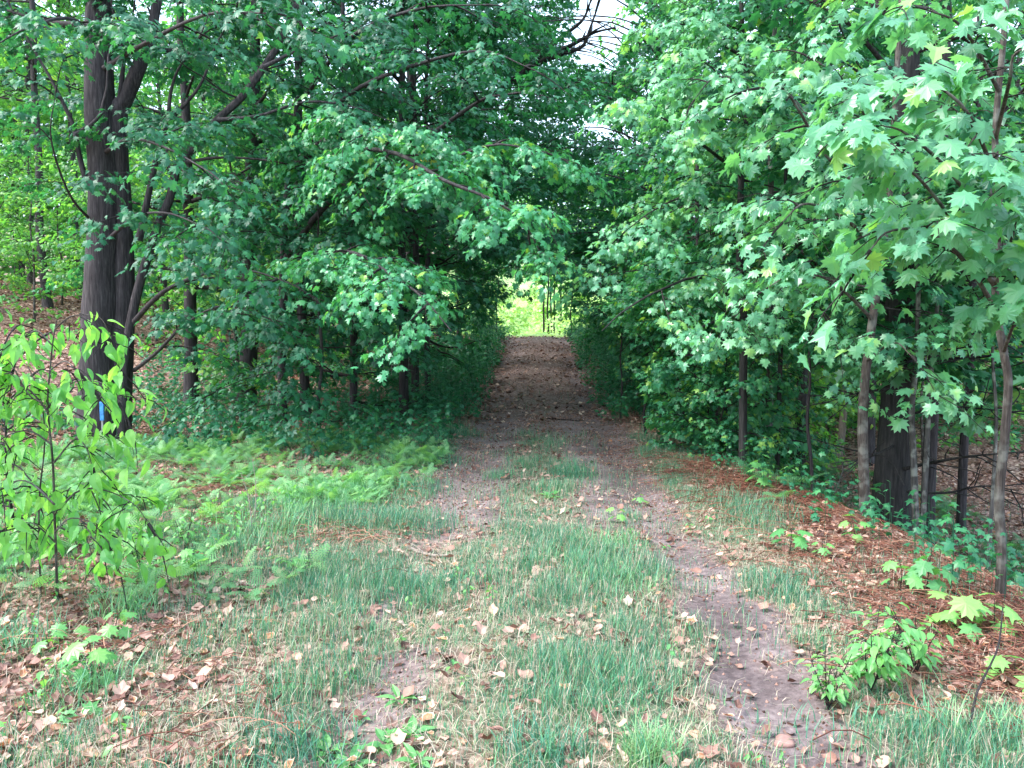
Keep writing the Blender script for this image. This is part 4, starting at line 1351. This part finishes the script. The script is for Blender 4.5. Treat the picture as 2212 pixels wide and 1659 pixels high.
seedlings(x, y, r4.uniform(.12, .6, len(x)), r4.uniform(.06, .12, len(x)), np.full(len(x), .3))
x, y = sample(5200, 1.7, 12, 8, 26, lambda x, y: (.7 * sstep(.42, .6, fbm(x * .6, y * .6, 98)) * (y > 15) + .6 * (x < 3.4) * (y > 10)))
seedlings(x, y, r4.uniform(.12, .7, len(x)), r4.uniform(.06, .12, len(x)), np.full(len(x), .4))
x, y = sample(500, 2.9, 5, 4.6, 10, lambda x, y: .8 * sstep(.4, .55, fbm(x * .9, y * .9, 99)))
seedlings(x, y, r4.uniform(.1, .5, len(x)), r4.uniform(.05, .10, len(x)), np.full(len(x), .35))
x, y = sample(380, 1.75, 3.1, 4.4, 12, lambda x, y: .9 * sstep(.38, .55, fbm(x * 1.2, y * 1.0, 103)) * np.exp(-((x - 2.5 + .5 * sstep(5, 10, y)) / .4) ** 2))
seedlings(x, y, r4.uniform(.12, .5, len(x)), r4.uniform(.04, .085, len(x)), np.full(len(x), .5))
x, y = sample(5000, -2.2, 2.2, 13, 30, lambda x, y: (np.abs(x + .05) > 1.12 + .15 * np.sin(y * 2.3)))
seedlings(x, y, r4.uniform(.1, .45, len(x)) * np.clip(np.abs(x), 1, 2), r4.uniform(.05, .10, len(x)), np.full(len(x), .35))
stuff(g.build('undergrowth', M_MAPLE, smooth=False), 'dark green knee-high undergrowth under the trees', 'undergrowth')
# yellow-green weeds low at the left verge
g = Geo()
x, y = sample(1100, -5, -1.2, 2.2, 8, lambda x, y: .8 * sstep(.45, .62, fbm(x * 1.1, y * 1.1, 101)) * sstep(1.2, 2.2, -x))
seedlings(x, y, r4.uniform(.05, .25, len(x)), r4.uniform(.02, .055, len(x)), np.full(len(x), .5), OVAL, 6)
x, y = sample(900, -1.5, 3.4, 2.2, 9, lambda x, y: .5 * sstep(.5, .65, fbm(x * 1.3, y * 1.3, 102)) * (1 - path_sand_shade(x, y)))
seedlings(x, y, r4.uniform(.03, .12, len(x)), r4.uniform(.015, .04, len(x)), np.full(len(x), .45), OVAL, 5)
stuff(g.build('small_weeds', M_WEED, smooth=False), 'small broad-leaved green weeds dotted through the verges', 'weeds')

# ---- single plants one can point to
def plant(name, px, py, h, size, n, seed, label, cat, tpl=MAPLE, m=M_WEED, tint=.6, spread=.6, stems=1, lean=0.0):
    rr = np.random.default_rng(seed)
    p = G(px, py)
    b = np.array([p[0], p[1], gz(p[0], p[1])])
    root = thing(name, tuple(b), label, cat)
    gs, gl = Geo(), Geo()
    for s in range(stems):
        a0 = rr.uniform(0, 6.28)
        d = np.array([math.cos(a0) * .35 * (stems > 1) + lean, math.sin(a0) * .35 * (stems > 1), 1])
        path = wander(np.zeros(3), nrm(d), h * rr.uniform(.7, 1.05), 6, rr, wob=.07)
        tubes(gs, path, np.linspace(.0035, .0015, 6), 5)
        for k in range(n):
            f = .3 + .7 * (k + 1) / n
            q = path[min(5, int(f * 5))]
            a = k * 2.4 + rr.uniform(-.4, .4)
            dd = np.array([math.cos(a), math.sin(a), .25])
            e = q + dd * size * spread * rr.uniform(.5, 1)
            tubes(gs, np.array([q, (q + e) / 2 + [0, 0, .006], e]), np.array([.0015, .0012, .001]), 3)
            put_leaves(gl, tpl, e[None], (np.array([0, -.15, 1]) + dd * .45 + rr.normal(0, .2, 3))[None], (dd * [1, 1, 0] - [0, 0, .2])[None],
                       np.array([size * rr.uniform(.65, 1.15)]), np.array([np.clip(rr.normal(tint, .15), 0, 1)]))
    gs.build('stem', M_TWIG, root)
    gl.build('leaves', m, root, smooth=False)
    return root
PL = [
    ('maple_seedling', 1705, 1200, .24, .11, 6, 'glossy dark green seedling standing alone at the top of the litter bank', .2),
    ('maple_seedling', 1775, 1215, .18, .07, 6, 'tiny pale maple seedling on the litter bank right of the glossy one', .7),
    ('maple_seedling', 1850, 1180, .22, .08, 7, 'pale maple seedling at the foot of the bent brown sapling', .7),
    ('maple_seedling', 1945, 1290, .2, .10, 5, 'single-stemmed seedling amid the red fern stalks below the black trunk', .5),
    ('maple_seedling', 2080, 1380, .26, .13, 8, 'bright lime maple seedling at the foot of the crooked sapling', .9),
    ('maple_seedling', 2150, 1370, .24, .12, 7, 'bright lime maple seedling touching the crooked sapling on its right', .95),
    ('maple_seedling', 2190, 1480, .16, .13, 5, 'broad lime maple seedling at the right edge above the red stalks', .95),
    ('maple_seedling', 2000, 1290, .34, .13, 9, 'dark maple seedling hanging over the edge of the right bank', .15),
    ('maple_seedling', 110, 1420, .12, .10, 4, 'small maple seedling on the brown litter at the lower left', .6),
    ('maple_seedling', 150, 1380, .12, .10, 3, 'two-leaved maple seedling above the small one at the lower left', .5),
    ('maple_seedling', 200, 1480, .2, .10, 8, 'leafier maple seedling beside the grass tuft at the lower left', .55),
    ('maple_seedling', 245, 1390, .16, .08, 5, 'slight maple seedling between litter patches left of the grass', .5),
    ('maple_seedling', 150, 1560, .08, .09, 3, 'lowest maple seedling, in the thin grass at the bottom left', .5),
    ('maple_seedling', 1335, 1130, .14, .08, 5, 'young seedling sprouting beside the right rut below the bare sand', .7),
    ('maple_seedling', 1380, 1080, .1, .07, 4, 'pale sprout on the bare sand of the right rut', .8),
    ('maple_seedling', 1650, 1065, .4, .12, 9, 'leafy seedling leaning out under the slim dark sapling', .5),
    ('maple_seedling', 420, 1240, .2, .09, 8, 'maple seedling at the lower edge of the fern bed', .5),
]
for i, (nm, px, py, h, sz, n, lb, tn) in enumerate(PL):
    plant(nm, px, py, h, sz, n, 400 + i, lb, 'seedling', tint=tn)
for i, (px, py, h, sz, n, st, lb) in enumerate([
        (1880, 1500, .40, .058, 16, 8, 'spreading raspberry bush with soft green leaves at the lower right'),
        (1790, 1530, .26, .048, 12, 6, 'smaller raspberry bush left of the spreading one at the lower right'),
        (1975, 1470, .36, .055, 14, 6, 'raspberry bush reaching towards the red fern stalks at the right'),
        (60, 1210, .5, .07, 12, 4, 'knot of leafy stems under the lime green beech sapling'),
        (215, 1250, .42, .07, 12, 3, 'bushy green stems between the beech sapling and the litter'),
        (310, 1240, .4, .07, 12, 3, 'bushy lime shoots at the right of the beech sapling'),
        (625, 1235, .1, .06, 6, 3, 'little bright green shoots on the litter left of the grass'),
        (400, 1190, .34, .05, 14, 3, 'wispy goldenrod-like stems in front of the ferns'),
        (1690, 1055, .35, .06, 12, 3, 'wispy upright weed in front of the pale grey slim trunk')]):
    plant('leafy_bush', px, py, h, sz, n, 430 + i, lb, 'bush', tpl=OVAL, tint=.55, stems=st, spread=1.1)
def rosette(px, py, size, n, seed, label):
    rr = np.random.default_rng(seed)
    p = G(px, py)
    b = np.array([p[0], p[1], gz(p[0], p[1])])
    gl = Geo()
    a = np.arange(n) * 2.4 + rr.uniform(-.3, .3, n)
    d = np.stack([np.cos(a), np.sin(a), rr.uniform(.2, .9, n)], -1)
    nor = np.cross(np.cross(d, [0, 0, 1.]), d)
    put_leaves(gl, OVAL, d * .01 + [0, 0, .004], nor, d, size * rr.uniform(.6, 1.1, n), np.clip(rr.normal(.4, .15, n), 0, 1), squash=rr.uniform(.6, .9, n))
    o = gl.build('plantain', M_WEED, smooth=False)
    o.location = b
    o['label'] = label
    o['category'] = 'weed'
for i, (px, py, s, n, lb) in enumerate([
        (862, 1500, .085, 8, 'plantain rosette furthest up the bottom patch of weeds'),
        (830, 1590, .10, 9, 'dark plantain rosette in the middle of the bottom weed patch'),
        (890, 1585, .09, 9, 'plantain rosette right of the dark one in the bottom weed patch'),
        (780, 1540, .05, 6, 'tiny plantain rosette above the left of the bottom weed patch'),
        (710, 1610, .09, 8, 'plantain rosette at the left of the bottom weed patch'),
        (760, 1640, .09, 8, 'plantain rosette cut by the bottom edge on the left of the weed patch'),
        (900, 1650, .08, 8, 'plantain rosette cut by the bottom edge on the right of the weed patch'),
        (620, 1500, .06, 5, 'lone upright plantain in the grass left of the weed patch'),
        (1190, 1080, .10, 12, 'blue-green broad-leaved weed at the foot of the middle grass strip')]):
    rosette(px, py, s, n, 450 + i, lb)

# ---- the thin marker post with its blue top beside the big maple
b = base_at(217, 10.4)
rt = thing('marker_post', tuple(b), 'thin grey marker post with a blue top in front of the old double maple', 'post')
def box(g, x0, x1, y0, y1, z0, z1, bev=.004):
    v = [(x, y, z) for z in (z0, z1 - bev) for x, y in ((x0, y0), (x1, y0), (x1, y1), (x0, y1))] + \
        [(x, y, z1) for x, y in ((x0 + bev, y0 + bev), (x1 - bev, y0 + bev), (x1 - bev, y1 - bev), (x0 + bev, y1 - bev))]
    f = [(3, 2, 1, 0), (0, 1, 5, 4), (1, 2, 6, 5), (2, 3, 7, 6), (3, 0, 4, 7), (4, 5, 9, 8), (5, 6, 10, 9), (6, 7, 11, 10), (7, 4, 8, 11), (8, 9, 10, 11)]
    g.add(v, f, 4)
zt = P(217, 868, 10.4)[2] - b[2]
zb = P(217, 908, 10.4)[2] - b[2]
g = Geo(); box(g, -.012, .012, -.008, .008, -.1, zb); g.build('post_shaft', M_POST, rt, smooth=False)
g = Geo(); box(g, -.025, .025, -.012, .012, zb, zt); g.build('blue_cap', M_BLUE, rt, smooth=False)

# ---- fallen wood
def stick(pts, r, label, m=M_DEADWOOD, name='fallen_stick', cat='stick', seed=1, twigs=3, lift=.0):
    rr = np.random.default_rng(seed)
    q = smooth_path(np.array(pts), 12)
    q[:, 2] = ground(q[:, 0], q[:, 1]) + r * .8 + lift * np.linspace(0, 1, 12)
    b = q[0].copy()
    g = Geo()
    tubes(g, q - b, r * (1 - .5 * np.linspace(0, 1, 12)), 7, rough=.15, seed=seed)
    for k in range(twigs):
        i = rr.integers(2, 10)
        w = wander(q[i], nrm(np.array([rr.normal(), rr.normal(), .4])), rr.uniform(4, 14) * r, 4, rr, wob=.2)
        tubes(g, w - b, np.linspace(r * .4, r * .1, 4), 4)
    o = g.build(name, m, smooth=True)
    o.location = b
    o['label'] = label
    o['category'] = cat
def gp(*pp):
    return [G(a, c) for a, c in pp]
stick(gp((888, 1185), (930, 1192), (972, 1198)), .016, 'pale flaking stick lying in the grass left of the track', seed=2)
stick(gp((1290, 1058), (1340, 1050), (1362, 1054)), .006, 'thin twig on the bare sand', seed=3)
stick(gp((1180, 905), (1240, 910), (1262, 908)), .012, 'dark twig lying across the shaded track', M_TWIG, seed=4)
stick(gp((2090, 1640), (2105, 1560), (2150, 1500), (2160, 1450)), .006, 'dark bare twig standing up out of the right-hand litter', M_TWIG, seed=5, lift=.3, twigs=5)
stick(gp((1100, 1350), (1110, 1320), (1090, 1300)), .004, 'short dark twig in the grass between the ruts', M_TWIG, seed=6)
stick(gp((780, 1560), (870, 1570), (950, 1580)), .006, 'straw coloured twig in the weed patch at the bottom', seed=7)
for i, (pts, r, lf, lb) in enumerate([
        (((440, 855), (500, 845), (570, 850)), .035, .0, 'thickest pale log in the branch pile under the shade'),
        (((420, 880), (480, 820), (540, 800)), .018, .5, 'long thin branch propped up at the back of the branch pile'),
        (((520, 870), (470, 830), (400, 810)), .016, .4, 'branch leaning left across the branch pile'),
        (((560, 880), (540, 850), (590, 820)), .02, .25, 'short bent branch at the right of the branch pile'),
        (((430, 900), (500, 885), (560, 890)), .014, .05, 'thin branch lying nearest in the branch pile')]):
    stick(gp(*pts), r, lb, name='fallen_branch', cat='branch', seed=20 + i, lift=lf, twigs=6)
# dry upright stalks in the fern bed
g = Geo()
for i, (a, c, tx, ty) in enumerate([(545, 1150, 520, 1020), (550, 1130, 545, 990), (560, 1110, 610, 1060)]):
    p = G(a, c)
    e = P(tx, ty, p[1] + .1)
    g = Geo()
    q = smooth_path(np.array([p, (p + e) / 2 + [.02, 0, .02], e]), 8)
    tubes(g, q - p, np.linspace(.005, .002, 8), 5)
    for k in (4, 6):
        tubes(g, wander(q[k] - p, nrm(np.array([.5 * (-1) ** k, 0, .8])), .12, 4, np.random.default_rng(k), wob=.1), np.linspace(.002, .001, 4), 3)
    o = g.build('dry_stalk', M_DEADWOOD)
    o.location = p
    o['label'] = ['left of the three pale dry stalks rising from the fern bed', 'tallest of the three pale dry stalks rising from the fern bed', 'right, leaning one of the three pale dry stalks in the fern bed'][i]
    o['category'] = 'stalk'

# ---- stones
def stone(px, py, s, label, seed, m=M_STONE):
    rr = np.random.default_rng(seed)
    p = G(px, py)
    b = np.array([p[0], p[1], gz(p[0], p[1])])
    nu, nv = 14, 9
    V = []
    for j in range(nv):
        th = math.pi * j / (nv - 1)
        for i in range(nu):
            ph = 2 * math.pi * i / nu
            d = np.array([math.sin(th) * math.cos(ph), math.sin(th) * math.sin(ph), math.cos(th)])
            k = 1 + .5 * (vnoise(d[0:1] * 1.6 + seed, d[1:2] * 1.6 + d[2:3], seed)[0] - .5) + .12 * math.sin(3 * ph + seed) * math.sin(th)
            V.append(d * k * s * np.array([1.2, .85, .6]))
    F = [(j * nu + i, j * nu + (i + 1) % nu, (j + 1) * nu + (i + 1) % nu, (j + 1) * nu + i) for j in range(nv - 1) for i in range(nu)]
    g = Geo()
    g.add(V, np.array(F)[:, ::-1], 4)
    o = g.build('stone', m)
    o.location = b + [0, 0, s * .3]
    o['label'] = label
    o['category'] = 'stone'
stone(1693, 1588, .038, 'reddish stone resting on the sandy right rut at the bottom', 3)
stone(1520, 1178, .02, 'small dark stone at the foot of the litter bank', 4)

for o in list(bpy.data.objects):
    if o.type == 'MESH':
        o.data.update()
print('TRIS', sum(len(o.data.polygons) for o in bpy.data.objects if o.type == 'MESH'), 'things', len([o for o in bpy.data.objects if o.parent is None]))
